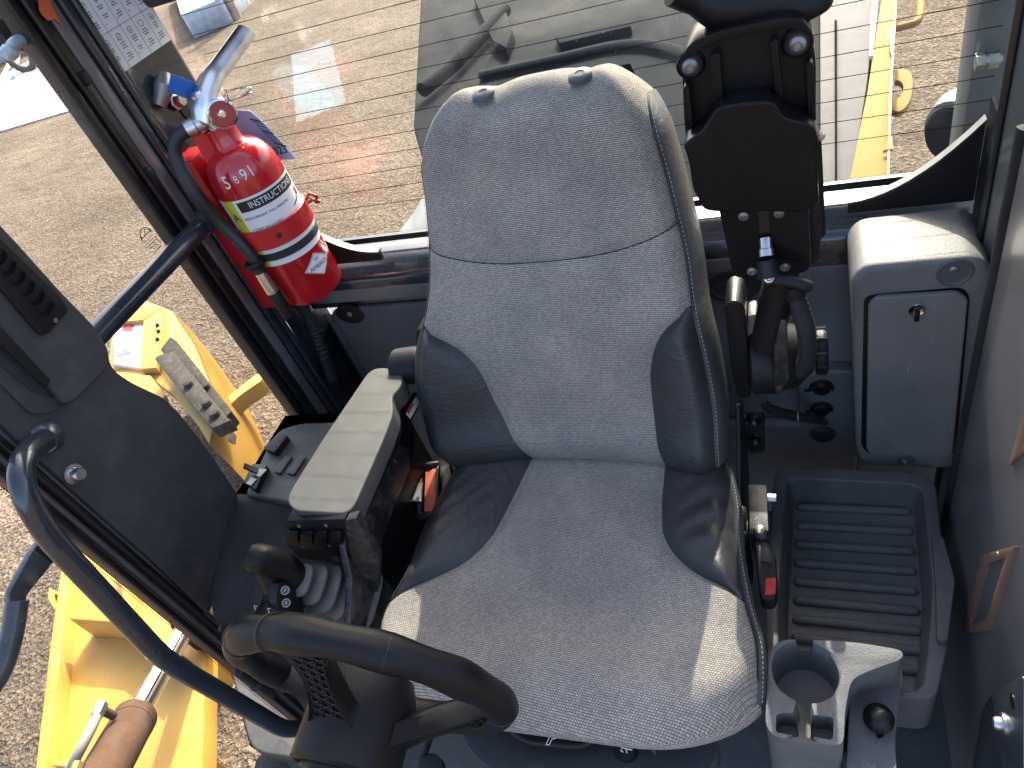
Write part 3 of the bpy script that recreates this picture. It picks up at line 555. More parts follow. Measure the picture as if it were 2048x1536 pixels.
# cushion border: left side, front, right side in one band
edge = [(cl(y), y) for y in np.linspace(.25, yfront(0) , 50)] + [(cl(yfront(s)) + (crr(yfront(s)) - cl(yfront(s))) * s, yfront(s)) for s in np.linspace(0, 1, 60)[1:-1]] + [(crr(y), y) for y in np.linspace(yfront(1), .25, 50)]
E2 = [np.array([x, y, ch(x, y)]) for x, y in edge]; NE = len(E2)
def border(nm, i0, i1, m, secs):
    P, UVs = [], []
    for i in range(i0, i1):
        q = E2[i]; a, b_ = E2[max(0, i - 2)], E2[min(NE - 1, i + 2)]; t_ = N(b_ - a); o = N((t_[1], -t_[0], 0))
        k_ = sst(38, 62, i) * (1 - sst(NE - 62, NE - 38, i)); sc_ = [(f0 * (1 - k_) + f1 * k_, d0 * (1 - k_) + d1 * k_) for (f0, d0), (f1, d1) in zip(SIDE, FRONT)]
        P.append([q] + [q + o * f_ + np.array([0, 0, -dz_]) for f_, dz_ in sc_]); UVs.append([(q[0], q[1])] + [(q[0], q[1] - dz_) for f_, dz_ in sc_])
    bm = new(); grid(bm, P, UVs); bmesh.ops.recalc_face_normals(bm, faces=bm.faces[:]); return obj(nm, bm, m, seat, smooth=60)
SIDE = [(.005, .004), (.010, .013), (.011, .028), (.006, .048), (-.006, .060), (-.03, .064)]; FRONT = [(.002, .004), (.002, .012), (-.003, .024), (-.012, .034), (-.03, .040), (-.06, .042)]
border('cushion_side_border', 0, 50, M['lside'], 0); border('cushion_front_border', 49, NE - 49, M['fab'], 0); border('cushion_side_border', NE - 50, NE, M['lside'], 0)
run('piping', [q + np.array([0, 0, .0005]) for q in E2[NE - 47:]], .0016, M['ink']); stitches('stitching', smooth_path([q + N((q[0], .2 * q[1], 0)) * .005 + np.array([0, 0, -.002]) for q in E2[NE - 50::4]], 60))
# lower seat: pan, suspension cover, adjusters
bm = new(); prism(bm, fil([(-.19, -.10, .30), (.22, -.10, .30), (.235, .22, .30), (-.20, .22, .30)], .04, 5), (0, 0, .13)); bev(bm, .01, 2); obj('seat_pan', bm, M['blk'], seat)
bm = new(); prism(bm, fil(UP([(905, 1420), (1430, 1440), (1440, 1520), (1400, 1560), (1010, 1560), (935, 1505)], 'Z', .36), .03, 5), (0, 0, -.04)); bev(bm, .012, 3); obj('suspension_cover', bm, M['trim'], seat)
for k in range(3):
    bm = new(); prism(bm, fil([(-.17 + .006 * k, -.13, .30 - .03 * k), (.20, -.11, .30 - .03 * k), (.21, .2, .30 - .03 * k), (-.18, .2, .30 - .03 * k)], .04, 5), (0, 0, .022)); bev(bm, .009, 3); obj('bellows_fold', bm, M['rub'], seat)
bm = new(); prism(bm, fil(UP([(1020, 1440), (1205, 1450), (1205, 1490), (1170, 1510), (1060, 1500), (1020, 1475)], 'Z', .375), .016, 5), (0, 0, .022)); bev(bm, .006, 3); hd = obj('length_handle', bm, M['blk'], seat)
icon = lambda L: [U(u, v, 'Z', .3985) for u, v in L]
bm = new(); tube(bm, icon([(1092, 1489), (1101, 1470), (1112, 1470), (1112, 1476), (1104, 1478), (1098, 1490), (1092, 1489)]), .0008, 5); tube(bm, icon([(1097, 1465), (1101, 1465)]), .0011, 5); tube(bm, icon([(1106, 1466), (1110, 1466)]), .0011, 5); obj('seat_icon', bm, M['lens'], hd)
c_ = U(1252, 1500, 'Z', .37); bm = new(); lathe(bm, [(0, .010), (.012, .009), (.0145, .005), (.0145, -.01)], c_, (0, -.25, .97), 20); kb = obj('tilt_knob', bm, M['black'], seat)
bm = new(); tube(bm, [U(u, v, 'Z', .3812) for u, v in [(1242, 1495), (1264, 1500)]], .0009, 5); tube(bm, [U(u, v, 'Z', .3812) for u, v in [(1252, 1498), (1254, 1506)]], .0009, 5); tube(bm, [U(u, v, 'Z', .3812) for u, v in [(1241, 1500), (1246, 1504)]], .001, 5); obj('knob_icon', bm, M['lens'], kb)
bm = new(); box(bm, U(1310, 1505, 'Z', .36), (.004, .004, .03)); obj('release_tab', bm, M['dkst'], seat)
# frame rails and bolts on the door side
bm = new(); prism(bm, [(.236, .20, .30), (.236, .34, .30), (.236, .37, .50), (.236, .31, .55), (.236, .27, .50), (.236, .20, .46)], (.006, 0, 0)); bev(bm, .0015); obj('recliner_plate', bm, M['black'], seat)
bm = new(); prism(bm, fil(UP([(1480, 830), (1530, 830), (1530, 905), (1485, 910)], 'Y', .37), .006, 3), (0, .006, 0)); obj('mount_plate', bm, M['scuff'], seat)
for (u, v) in ((1508, 838), (1511, 876)):
    p = U(u, v, 'Y', .369); bm = new(); lathe(bm, [(.010, -.002), (.012, .001), (.008, .003), (.008, .008)], p, (0, -1, 0), 6); b1 = obj('nut', bm, M['black'], seat)
    bm = new(); lathe(bm, [(0, .0135), (.0042, .012), (.0048, .004)], p, (0, -1, 0), 14); obj('bolt_end', bm, M['steel'], b1)
for v in (835, 870): bm = new(); box(bm, U(1485, v, 'Y', .36), (.012, .012, .012)); bev(bm, .002); obj('rail_lug', bm, M['scuff'], seat)
for k in range(5): bm = new(); box(bm, (.246, .17 + .0 * k, .32 + .036 * k), (.012, .03, .020)); bev(bm, .002); obj('rail_link', bm, M['black'], seat)
# belt anchor and buckle, retractor with orange webbing
bk = thing('belt_buckle', 'black seat belt buckle with red release button beside the ribbed tray', 'buckle', U(1530, 1150, 'X', .262))
bm = new(); prism(bm, fil(UP([(1497, 968), (1533, 970), (1537, 1062), (1500, 1068)], 'Z', .437), .003, 3), (0, 0, -.05)); bev(bm, .002); obj('bracket', bm, M['scuff'], bk)
p = U(1535, 995, 'Z', .43); bm = new(); lathe(bm, [(0, .012), (.0065, .012), (.0065, 0)], p, (1, 0, 0), 6); obj('side_bolt', bm, M['steel'], bk)
p = U(1520, 1062, 'Z', .445); bm = new(); lathe(bm, [(0, .006), (.007, .005), (.009, 0), (.009, -.01)], p, (0, 0, 1), 20); obj('pivot_bolt', bm, M['dkst'], bk)
bm = new(); prism(bm, fil(UP([(1508, 1078), (1535, 1082), (1552, 1115), (1556, 1180), (1550, 1200), (1522, 1200), (1516, 1160)], 'Z', .44), .008, 4), (0, 0, -.026)); bev(bm, .006, 3); bo = obj('buckle_body', bm, M['blk'], bk)
bm = new(); prism(bm, fil(UP([(1524, 1094), (1538, 1098), (1545, 1128), (1520, 1122)], 'Z', .4403), .004, 3), (0, 0, .0015)); bev(bm, .0006); obj('cover_inset', bm, M['trim'], bo)
bm = new(); prism(bm, fil(UP([(1532, 1163), (1553, 1161), (1551, 1193), (1530, 1196)], 'Z', .436), .002, 3), (0, 0, .008)); bev(bm, .002, 2); obj('release_button', bm, M['redbtn'], bo)
rt_ = thing('belt_retractor', 'black belt retractor with orange webbing and chrome tongue beside the armrest', 'seat belt', U(855, 985, 'X', -.26))
q = lambda u, v, d=.47: U(u, v, 'Z', d)
bm = new(); prism(bm, fil(UP([(866, 920), (896, 916), (905, 960), (895, 1020), (870, 1025)], 'Z', .47), .008, 4), (0, 0, -.05)); bev(bm, .005, 2); obj('housing', bm, M['blk'], rt_)
bm = new(); prism(bm, fil(UP([(851, 942), (872, 936), (870, 1020), (848, 1026)], 'Z', .485), .003, 3), (0, 0, -.012)); bev(bm, .003, 2); obj('webbing', bm, M['orange'], rt_)
for (u0, v0, u1, v1) in ((843, 936, 876, 928), (838, 1034, 873, 1028)):
    bm = new(); tube(bm, [q(u0, v0, .482), q((u0 + u1) / 2, (v0 + v1) / 2 - 2, .488), q(u1, v1, .482)], .006, 10); obj('guide_end', bm, M['blk'], rt_)
bm = new(); tube(bm, [q(843, 936, .482), q(838, 1034, .482)], .0045, 10); obj('guide_bar', bm, M['blk'], rt_)
bm = new(); tube(bm, [q(876, 928, .480), q(873, 1028, .480)], .0045, 10); obj('guide_bar', bm, M['blk'], rt_)
def ringplate(bm, o, inn, vec):
    vec = np.array(vec); n = len(o); A = [bm.verts.new(p) for p in o]; B = [bm.verts.new(p) for p in inn]; A2 = [bm.verts.new(p + vec) for p in o]; B2 = [bm.verts.new(p + vec) for p in inn]
    for i in range(n):
        j = (i + 1) % n; face(bm, (A[i], A[j], B[j], B[i])); face(bm, (A2[j], A2[i], B2[i], B2[j])); face(bm, (A[j], A[i], A2[i], A2[j])); face(bm, (B[i], B[j], B2[j], B2[i]))
    bmesh.ops.recalc_face_normals(bm, faces=bm.faces[:]); return bm
bm = new(); ringplate(bm, fil(UP([(804, 966), (846, 966), (843, 1004), (802, 1002)], 'Z', .486), .003, 3), fil(UP([(810, 974), (819, 974), (818, 993), (809, 993)], 'Z', .486), .001, 3), (0, 0, .0022)); obj('tongue', bm, M['dkst'], rt_)
bm = new(); tube(bm, [p + np.array([0, 0, .0015]) for p in fil(UP([(804, 966), (846, 966), (843, 1004), (802, 1002)], 'Z', .486), .003, 3)][:18], .0012, 6); obj('tongue_rim', bm, M['chrome'], rt_)
# ================================================================== right-hand consoles
sc = thing('side_console', 'dark blue-grey side console with rocker switches between vent column and armrest', 'console', (-.5, .1, 0))
ZC = .57
bm = new(); prism(bm, fil(UP([(560, 858), (600, 845), (760, 840), (690, 1000), (600, 1010), (488, 990), (540, 880)], 'Z', ZC), .014, 4), (0, 0, -.05)); bev(bm, .006, 3); obj('top_plate', bm, M['trim'], sc)
a = UP([(478, 985), (600, 1000), (600, 1090)], 'Z', ZC - .004)
bm = new()   # body falls forward from the top plate down to the floor
R0 = [U(472, 988, 'Z', ZC - .006), U(705, 988, 'Z', ZC - .006)]; R1 = [U(452, 1040, 'Z', ZC - .012), U(690, 1060, 'Z', ZC - .03)]; R2 = [U(420, 1200, 'X', XL + .05), U(640, 1200, 'Z', .44)]; R3 = [U(432, 1245, 'X', XL + .05), U(640, 1260, 'Z', .40)]
R4 = [R3[0] * 1. + np.array([.02, .02, -.35]), R3[1] + np.array([0, .02, -.38])]; RB = [R0[0] + np.array([0, .18, 0]), R0[1] + np.array([0, .18, 0])]
grid(bm, [[r_[0] + (r_[1] - r_[0]) * k / 8 for k in range(9)] for r_ in (RB, R0, R1, R2, R3, R4)]); bmesh.ops.solidify(bm, geom=bm.faces[:], thickness=.01); obj('body', bm, M['trim'], sc, smooth=50)
bm = new(); p = U(448, 1253, 'X', XL + .055); lathe(bm, [(0, .004), (.007, .004), (.010, .001), (.010, -.002)], p, (1, -.3, .2), 16); obj('screw_plug', bm, M['seal'], sc)
def rocker(nm, pix, h, m=None, tilt=0):
    bm = new(); prism(bm, fil(UP(pix, 'Z', ZC + .001), .004, 3), (0, 0, h)); bev(bm, .003, 2); return obj(nm, bm, m or M['blk'], sc)
rocker('blank_plate', [(548, 945), (573, 913), (586, 915), (562, 950)], .004, M['trim']); rocker('blank_plate', [(573, 948), (600, 913), (614, 915), (590, 952)], .004, M['trim'])
r1 = rocker('rocker_switch', [(533, 905), (565, 876), (583, 880), (556, 914)], .013)
bm = new(); c_ = U(553, 893, 'Z', ZC + .0146); tube(bm, [c_ + .004 * np.array([math.cos(a_), math.sin(a_), 0]) for a_ in np.linspace(0, 5, 9)], .0006, 5); obj('switch_icon', bm, M['inkg'], r1)
r2 = rocker('lockout_switch', [(494, 972), (512, 936), (541, 938), (518, 988)], .012, M['black'])
bm = new(); prism(bm, UP([(506, 950), (520, 938), (535, 940), (521, 955)], 'Z', ZC + .0135), (0, 0, .002)); obj('clear_lens', bm, M['dkst'], r2)
bm = new(); prism(bm, UP([(494, 968), (503, 955), (514, 960), (503, 972)], 'Z', ZC + .0135), (0, 0, .002)); obj('clear_lens', bm, M['dkst'], r2)
bm = new(); q0, q1 = U(492, 945, 'Z', ZC + .02), U(516, 950, 'Z', ZC + .012); prism(bm, [q1, q1 + np.array([-.004, .010, 0]), q0 + np.array([-.004, .010, .010]), q0 + np.array([0, 0, .010])], (.002, .001, .003)); bev(bm, .0008); obj('lock_tab', bm, M['black'], r2)
# armrest with switch strip, boot and joystick
ar = thing('armrest_console', 'long grey-brown armrest pad over black bracket with four switches and joystick', 'armrest', (-.31, .1, .2))
ZA = .655
pad = UP([(578, 985), (650, 870), (735, 745), (752, 735), (795, 736), (806, 752), (800, 775), (783, 792), (786, 825), (770, 870), (735, 950), (706, 1015), (690, 1028), (590, 1022), (574, 1005)], 'Z', ZA)
bm = new(); prism(bm, fil(pad, .012, 4), (0, 0, -.034)); bev(bm, .015, 5, 40); obj('pad', bm, M['pad'], ar, smooth=60)
bm = new(); prism(bm, fil([p * np.array([1, 1, 0]) + np.array([0, 0, ZA - .034]) for p in UP([(590, 1005), (745, 760), (790, 765), (775, 850), (690, 1020)], 'Z', ZA)], .01, 3), (0, 0, -.012)); obj('pad_base', bm, M['blk'], ar)
# bracket side plate below the pad
bm = new(); prism(bm, fil(UP([(700, 1035), (735, 960), (775, 885), (815, 895), (822, 935), (790, 1010), (758, 1100), (755, 1200), (745, 1265), (700, 1270), (705, 1160), (690, 1090)], 'X', -.275), .006, 3), (-.012, 0, 0)); bev(bm, .002); obj('side_bracket', bm, M['scuff'], ar)
bm = new(); prism(bm, fil(UP([(690, 1042), (712, 1036), (748, 1100), (757, 1112), (755, 1200), (742, 1275), (690, 1300), (716, 1180), (702, 1110)], 'Y', -.012), .004, 3), (0, .012, 0)); bev(bm, .002); obj('front_bracket', bm, M['scuff'], ar)
bm = new(); prism(bm, fil([(-.36, .02, .33), (-.28, .02, .33), (-.28, .26, .33), (-.36, .26, .33)], .01, 3), (0, 0, .26)); bev(bm, .006); obj('bracket_body', bm, M['black'], ar)
# switch strip: sloped face under the front end of the pad
YS = .0; fs = UP([(572, 1042), (690, 1038), (700, 1098), (580, 1098)], 'Y', .005)
bm = new(); prism(bm, fil(fs, .004, 3), (0, .05, 0)); bev(bm, .003, 2); st = obj('switch_strip', bm, M['blk'], ar)
for k in range(4):
    t_ = (k + .5) / 4; u = 574 + (688 - 574) * t_ - 0; bm = new(); prism(bm, fil(UP([(u - 12, 1059), (u + 11, 1058), (u + 12, 1083), (u - 11, 1085)], 'Y', .0045), .002, 2), (0, -.007, 0)); bev(bm, .0025, 2); sw_ = obj('rocker_switch', bm, M['black'], st)
    for j in range(4): bm = new(); q0 = U(u - 9, 1063 + 4 * j, 'Y', -.0028); q1 = U(u + 9, 1062 + 4 * j, 'Y', -.0028); tube(bm, [q0, q1], .0004, 4); obj('grip_ridge', bm, M['blk'], sw_)
for (u, v) in ((598, 1052), (652, 1051), (605, 1092), (660, 1091)):
    p = U(u, v, 'Y', .0045); bm = new(); lathe(bm, [(.0012, .0005), (.0018, .0014), (.0032, .001), (.0034, -.001)], p, (0, -1, 0), 12); obj('screw', bm, M['dkst'], st)
bm = new(); prism(bm, [U(585, 1098, 'Y', .012), U(695, 1098, 'Y', .012), U(710, 1130, 'Y', .03), U(605, 1130, 'Y', .03)], (0, .04, -.03)); obj('strip_underside', bm, M['black'], ar)
# bellows boot: stacked rectangular folds from the bracket towards the joystick
b0, b1 = U(706, 1200, 'X', -.318), U(598, 1160, 'X', -.345); axb = N(b1 - b0); sx_, sy_, _ = frame(axb)
for k in range(6):
    t_ = k / 5; c_ = b0 + (b1 - b0) * t_; r_ = .054 - .030 * t_; bm = new()
    sq = lambda rr, h: [c_ + axb * h + (sx_ * np.sign(math.cos(a_)) * abs(math.cos(a_)) ** .6 + sy_ * np.sign(math.sin(a_)) * abs(math.sin(a_)) ** .6) * rr for a_ in np.linspace(0, 2 * math.pi, 33)[:-1]]
    ring = [sq(r_ * .62, -.007), sq(r_ * .98, -.0035), sq(r_, 0), sq(r_ * .96, .0015), sq(r_ * .60, .0055)]
    V = [[bm.verts.new(p) for p in rr] for rr in ring]
    for A, B in zip(V, V[1:]):
        for i in range(32): face(bm, (A[i], A[(i + 1) % 32], B[(i + 1) % 32], B[i]))
    face(bm, V[0][::-1]); face(bm, V[-1]); obj('boot_fold', bm, M['boot'], ar)
# joystick: one lofted grip
js_axis = [U(600, 1165, 'X', -.345), U(575, 1180, 'X', -.352), U(548, 1165, 'X', -.36), U(520, 1130, 'X', -.365), U(508, 1108, 'X', -.368)]
joy = thing('joystick', 'smooth black joystick grip with small grey buttons in front of the ribbed boot', 'joystick', js_axis[0] + np.array([0, 0, -.05]))
base_ = U(552, 1300, 'X', -.36); j = smooth_path([base_, U(556, 1250, 'X', -.362), U(564, 1212, 'X', -.364), U(566, 1178, 'X', -.366), U(556, 1148, 'X', -.368), U(538, 1125, 'X', -.37), U(524, 1112, 'X', -.371)], 6)
n_ = len(j); rr = [float(np.interp(i / (n_ - 1), [0, .2, .38, .55, .72, .86, .95, 1], [.038, .034, .027, .0255, .025, .022, .014, .002])) for i in range(n_)]
bm = new(); tube(bm, j, rr, 22, flat=1.12); obj('grip', bm, M['wheel'], joy, smooth=80)
bm = new(); tube(bm, smooth_path([U(604, 1178, 'X', -.350), U(570, 1142, 'X', -.358), U(528, 1120, 'X', -.366), U(489, 1112, 'X', -.374)], 5), [.012, .017, .020, .022, .023, .0232, .0232, .023, .0225, .022, .0215, .021, .020, .018, .013, .003], 22, flat=1.15); obj('thumb_rest', bm, M['wheel'], joy, smooth=80)
fc = N(CAM - j[8]); 
pp = lambda u, v, lift=.0: U(u, v, 'X', -.343 + lift)
bm = new(); prism(bm, fil([pp(556, 1166), pp(598, 1160), pp(612, 1216), pp(562, 1228), pp(552, 1205)], .004, 3), (-.012, 0, 0)); bev(bm, .002); kp = obj('keypad', bm, M['blk'], joy)
for (u, v) in ((569, 1180), (571, 1205), (597, 1182)):
    bm = new(); lathe(bm, [(0, .004), (.0042, .004), (.0048, .005), (.006, .005), (.0066, .003), (.0066, -.002)], pp(u, v, .0005), (.75, -.35, .5), 18); bt = obj('button', bm, M['socket'], kp)
    bm = new(); c_ = pp(u, v, .0005) + N((.75, -.35, .5)) * .0046; A_, B_, _ = frame((.75, -.35, .5)); tube(bm, [c_ + .0054 * (A_ * math.cos(a_) + B_ * math.sin(a_)) for a_ in np.linspace(0, 2 * math.pi, 17)[:-1]], .0006, 5, closed=True); tube(bm, [c_ - A_ * .002, c_ + A_ * .002 + B_ * .001], .0005, 4); obj('button_mark', bm, M['white'], bt)
for (u, v) in ((510, 1215), (537, 1220)):
    bm = new(); c_ = U(u, v, 'X', -.335); tube(bm, [c_ + np.array([0, -.002, -.003]), c_ + np.array([0, .001, .003]), c_ + np.array([0, .003, -.002])], .0005, 4); obj('grip_mark', bm, M['white'], joy)
# cylindrical hinge housing and gas spring behind the pad
hg = ar
bm = new(); lathe(bm, [(0, 0), (.028, 0), (.032, .004), (.032, .05), (.028, .055), (0, .055)], U(795, 735, 'Y', .315), (1, 0, 0.1), 26); obj('hinge_drum', bm, M['blk'], hg)
bm = new(); prism(bm, fil(UP([(832, 660), (852, 654), (865, 660), (865, 740), (848, 730), (832, 695)], 'Y', .33), .008, 4), (0, .04, 0)); bev(bm, .004, 2); obj('hinge_cap', bm, M['blk'], hg)
bm = new(); tube(bm, [U(775, 850, 'X', -.285), U(812, 785, 'X', -.285)], .008, 14); gs = obj('gas_spring', bm, M['steel'], hg)
bm = new(); tube(bm, [U(760, 880, 'X', -.285), U(778, 845, 'X', -.285)], .0098, 14); obj('spring_body', bm, M['black'], gs)
bm = new(); prism(bm, UP([(795, 850), (832, 785), (845, 800), (812, 862)], 'X', -.27), (-.006, 0, 0)); dc = obj('link_plate', bm, M['black'], hg)
bm = new(); prism(bm, UP([(812, 828), (832, 793), (840, 803), (820, 838)], 'X', -.2695), (.0006, 0, 0)); obj('white_label', bm, M['white'], dc, smooth=0)
bm = new(); prism(bm, UP([(813, 823), (824, 803), (828, 808), (817, 829)], 'X', -.2688), (.0004, 0, 0)); obj('red_mark', bm, M['inkr'], dc, smooth=0)
# ================================================================== steering wheel
SWC = np.array([-.10, -.207, .68]); SN = N((-.017, math.sin(math.radians(82)), math.cos(math.radians(82)))); SA = N(np.cross(SN, [0, 0, 1.])); SB = np.cross(SN, SA)
sp = lambda r, a, h=0: SWC + r * (math.cos(a) * SA + math.sin(a) * SB) + SN * h
sw = thing('steering_wheel', 'black steering wheel seen from behind with honeycomb spokes and round hub', 'steering wheel', SWC - SN * .1)
an = np.linspace(0, 2 * math.pi, 145)[:-1]
bm = new(); tube(bm, [sp(.1415, a) for a in an], [.0172 + .0011 * math.sin(11 * a) * (1 if math.sin(a) < .2 else .3) for a in an], 22, closed=True, up=SN); rim = obj('rim', bm, M['wheel'], sw, smooth=80)
for a in (.30, 2.84, 3.95, 5.3, 4.45):
    c_ = sp(.1415, a); t_ = N(-math.sin(a) * SA + math.cos(a) * SB); e1 = N(c_ - SWC)
    bm = new(); tube(bm, [c_ + .0176 * (e1 * math.cos(q_) + SN * math.sin(q_)) for q_ in np.linspace(0, 2 * math.pi, 25)[:-1]], .0008, 5, closed=True); obj('rim_joint', bm, M['ink'], rim)
bm = new(); lathe(bm, [(0, .012), (.030, .012), (.046, .004), (.053, -.012), (.0545, -.03), (.056, -.085), (.052, -.088), (.047, -.083), (0, -.083)], SWC, SN, 40); obj('hub', bm, M['wheel'], sw)
bm = new(); lathe(bm, [(0, -.08), (.044, -.08), (.044, -.092), (.036, -.094), (.036, -.25), (0, -.25)], SWC, SN, 32); obj('column', bm, M['black'], sw)
def spoke(a0, wid):
    P = []
    for k in range(13):
        t_ = k / 12; r_ = .040 + (.1415 - .040) * t_; h = -.052 * (1 - t_) ** 1.3 - .004; wv = wid * (1.35 - .85 * math.sin(math.pi * (t_ * .8 + .1)) + .35 * t_ ** 4)
        c_ = sp(r_, a0, h); sd_ = -math.sin(a0) * SA + math.cos(a0) * SB; P.append((c_, sd_, wv))
    bm = new(); V = []
    for c_, s_, wv in P: V.append([bm.verts.new(c_ + s_ * q1 * wv + SN * q2) for q1, q2 in ((-1, -.006), (-1, .016), (-.6, .024), (.6, .024), (1, .016), (1, -.006), (.86, -.002), (-.86, -.002))])
    for A, B in zip(V, V[1:]):
        for i in range(8): face(bm, (A[i], A[(i + 1) % 8], B[(i + 1) % 8], B[i]))
    face(bm, V[0][::-1]); face(bm, V[-1]); bmesh.ops.recalc_face_normals(bm, faces=bm.faces[:]); s_o = obj('spoke', bm, M['wheel'], sw, smooth=60)
    bm = new()                                                # honeycomb ribs on the back of the spoke
    def onsp(t_, q1): i = min(11, int(t_ * 12)); f_ = t_ * 12 - i; c_ = P[i][0] * (1 - f_) + P[i + 1][0] * f_; wv = P[i][2] * (1 - f_) + P[i + 1][2] * f_; return c_ + P[i][1] * q1 * wv - SN * .003
    for i in range(11):
        for jx in (-1, 0, 1):
            tc = .08 + i * .082 + (.041 if jx == 0 else 0); 
            if tc > .93: continue
            tube(bm, [onsp(min(.999, max(0, tc + .043 * math.cos(q_))), jx * .58 + .30 * math.sin(q_)) for q_ in [z_ * math.pi / 3 for z_ in range(6)]], .0013, 5, closed=True)
    obj('honeycomb_ribs', bm, M['wheel'], s_o)
for a0, wd in ((2.75, .028), (.42, .036), (-1.57, .028)): spoke(a0, wd)
# ================================================================== decal sheet on the corner post
XD = XL + .0012
dcl = thing('instruction_decal', 'pale grid decal of switch symbols with orange warning box on corner post', 'decal', (XD, .45, 1.1))
D0, D1 = U(240, 153, 'X', XD), U(341, 77, 'X', XD); y0_, y1_, z0_ = D0[1], D1[1], (D0[2] + D1[2]) / 2; WD, HD = y1_ - y0_, .26
bm = new(); prism(bm, fil([(XD, y0_, z0_), (XD, y1_, z0_), (XD, y1_, z0_ + HD), (XD, y0_, z0_ + HD)], .003, 3), (.0004, 0, 0)); obj('sheet', bm, M['sheet'], dcl, smooth=0)
pt = lambda a, b_, l=.0007: np.array([XD + l, y0_ + a * WD, z0_ + b_])
def dbox(bm, a, b_, w_, h_, l=.0007): prism(bm, [pt(a, b_, l), pt(a + w_, b_, l), pt(a + w_, b_ + h_, l), pt(a, b_ + h_, l)], (.0002, 0, 0))
CH = .052
bm = new()
for r_ in range(5): dbox(bm, 0.0, CH * (r_ + 1) - .0002, 1., .0005)
for c in range(1, 5): dbox(bm, c / 5, 0, .003, HD)
obj('grid_lines', bm, M['ink'], dcl, smooth=0)
random.seed(3); bmk, bmr = new(), new()
for r_ in range(5):
    for c in range(5):
        if (r_, c) == (2, 0): continue
        ax_, zz = c / 5, CH * r_
        o = pt(ax_ + .10, zz + CH * .78, .0007); kind = random.choice('roscb')
        pts_ = [o + np.array([0, .0048 * math.cos(q_) * (1 if kind != 's' else 1 + .3 * (k2 % 2)), .0045 * math.sin(q_)]) for k2, q_ in enumerate(np.linspace(0, 2 * math.pi, 13 if kind != 'b' else 5)[:-1])]
        tube(bmk, pts_, .0005, 4, closed=True)
        if kind in 'ob': dbox(bmk, ax_ + .09, zz + CH * .74, .02, .003)
        if kind == 'c': tube(bmk, [o + np.array([0, -.006, -.004]), o + np.array([0, .004, .003])], .0005, 4)
        yy = zz + CH * .60
        for g_ in range(2):
            for ln in range(random.choice((2, 3))):
                wd = random.uniform(.05, .10); dbox(bmk, ax_ + .10 - wd / 2, yy, wd, .0014); yy -= .0034
            yy -= .005
            if g_ == 0: dbox(bmr, ax_ + .03, zz + CH * .16, .025, .0012)
obj('printed_symbols', bmk, M['inkg'], dcl, smooth=0); obj('red_marks', bmr, M['inkr'], dcl, smooth=0)
bm = new(); prism(bm, fil([pt(.02, CH * 2 + .002), pt(.185, CH * 2 + .002), pt(.185, CH * 2 + .038), pt(.02, CH * 2 + .038)], .003, 3), (.0003, 0, 0)); wb = obj('warning_box', bm, M['warn'], dcl, smooth=0)
bm = new(); dbox(bm, .04, CH * 2 + .005, .125, .022, .0011); obj('warning_panel', bm, M['ink'], wb, smooth=0)
bm = new()
for k in range(5): dbox(bm, .048, CH * 2 + .008 + k * .0037, .105 - .02 * (k % 2), .0018, .0014)
obj('warning_lines', bm, M['white'], wb, smooth=0)
bm = new(); o = pt(.108, CH * 2 + .0325, .0012); text_bm(bm, 'WARNING', .0062, lambda x, y: o + np.array([0, x * .62, y])); obj('warning_title', bm, M['ink'], wb, smooth=0)
# ================================================================== fire extinguisher
EX = -.492; e1 = U(452, 262, 'X', EX); e0 = U(622, 582, 'X', EX); EY = (e1[1] + e0[1]) / 2; Z0, Z1 = float(e0[2]) + .002, float(e1[2]); ER = .0585; HB = Z1 - Z0
EC = np.array([EX, EY, Z0])
fe = thing('fire_extinguisher', 'red fire extinguisher with silver handle and gauge strapped to corner post', 'fire extinguisher', EC)
bm = new(); pr_ = [(0, .006), (.045, .004), (ER - .004, 0), (ER, .006), (ER, HB - .07)] + [(.026 + (ER - .026) * math.cos(a_), HB - .07 + .052 * math.sin(a_)) for a_ in np.linspace(.15, 1.5, 9)] + [(.025, HB - .012), (.0235, HB + .012), (.0265, HB + .013), (.0265, HB + .016), (0, HB + .016)]
lathe(bm, pr_, EC, (0, 0, 1), 48); obj('cylinder', bm, M['red'], fe, smooth=50)
FA = math.atan2(CAM[1] - EY, CAM[0] - EX)      # azimuth of the side turned towards the aisle
def cyl(h, lift=.0006):
    def f_(x, y): a_ = FA + x / ER; r_ = ER + lift; return EC + np.array([math.cos(a_) * r_, math.sin(a_) * r_, h + y])
    return f_
def cyl_rect(nm, x0, x1, h0, h1, m, lift, par=fe):
    bm = new(); n = max(2, int(abs(x1 - x0) / .004)); g_ = cyl(0, lift); grid(bm, [[g_(x0 + (x1 - x0) * k / n, h) for k in range(n + 1)] for h in (h0, h1)]); return obj(nm, bm, m, par, smooth=80)
LB0, LB1 = HB * .40, HB * .72
lbl = cyl_rect('label', -.105, .085, LB0 - .03, LB1, M['white'], .0004)
cyl_rect('yellow_band', -.066, -.046, LB0 - .03, LB1, M['yel'], .0008, lbl); cyl_rect('title_band', -.040, .075, LB1 - .022, LB1 - .004, M['ink'], .0008, lbl)
bm = new(); text_bm(bm, 'INSTRUCTIONS', .0165, cyl(LB1 - .013, .0013)); 
bm2 = new(); g_ = cyl(LB1 - .013, .0013); text_bm(bm2, 'INSTRUCTIONS', .0150, lambda x, y: g_(x * .84 + .022, y)); bm.free(); obj('title_text', bm2, M['white'], lbl, smooth=0)
for s_, h in (('A', LB1 - .03), ('B', LB1 - .072)):
    bm = new(); g_ = cyl(h, .0013); text_bm(bm, s_, .021, lambda x, y: g_(x - .056, y)); obj('class_letter', bm, M['ink'], lbl, smooth=0)
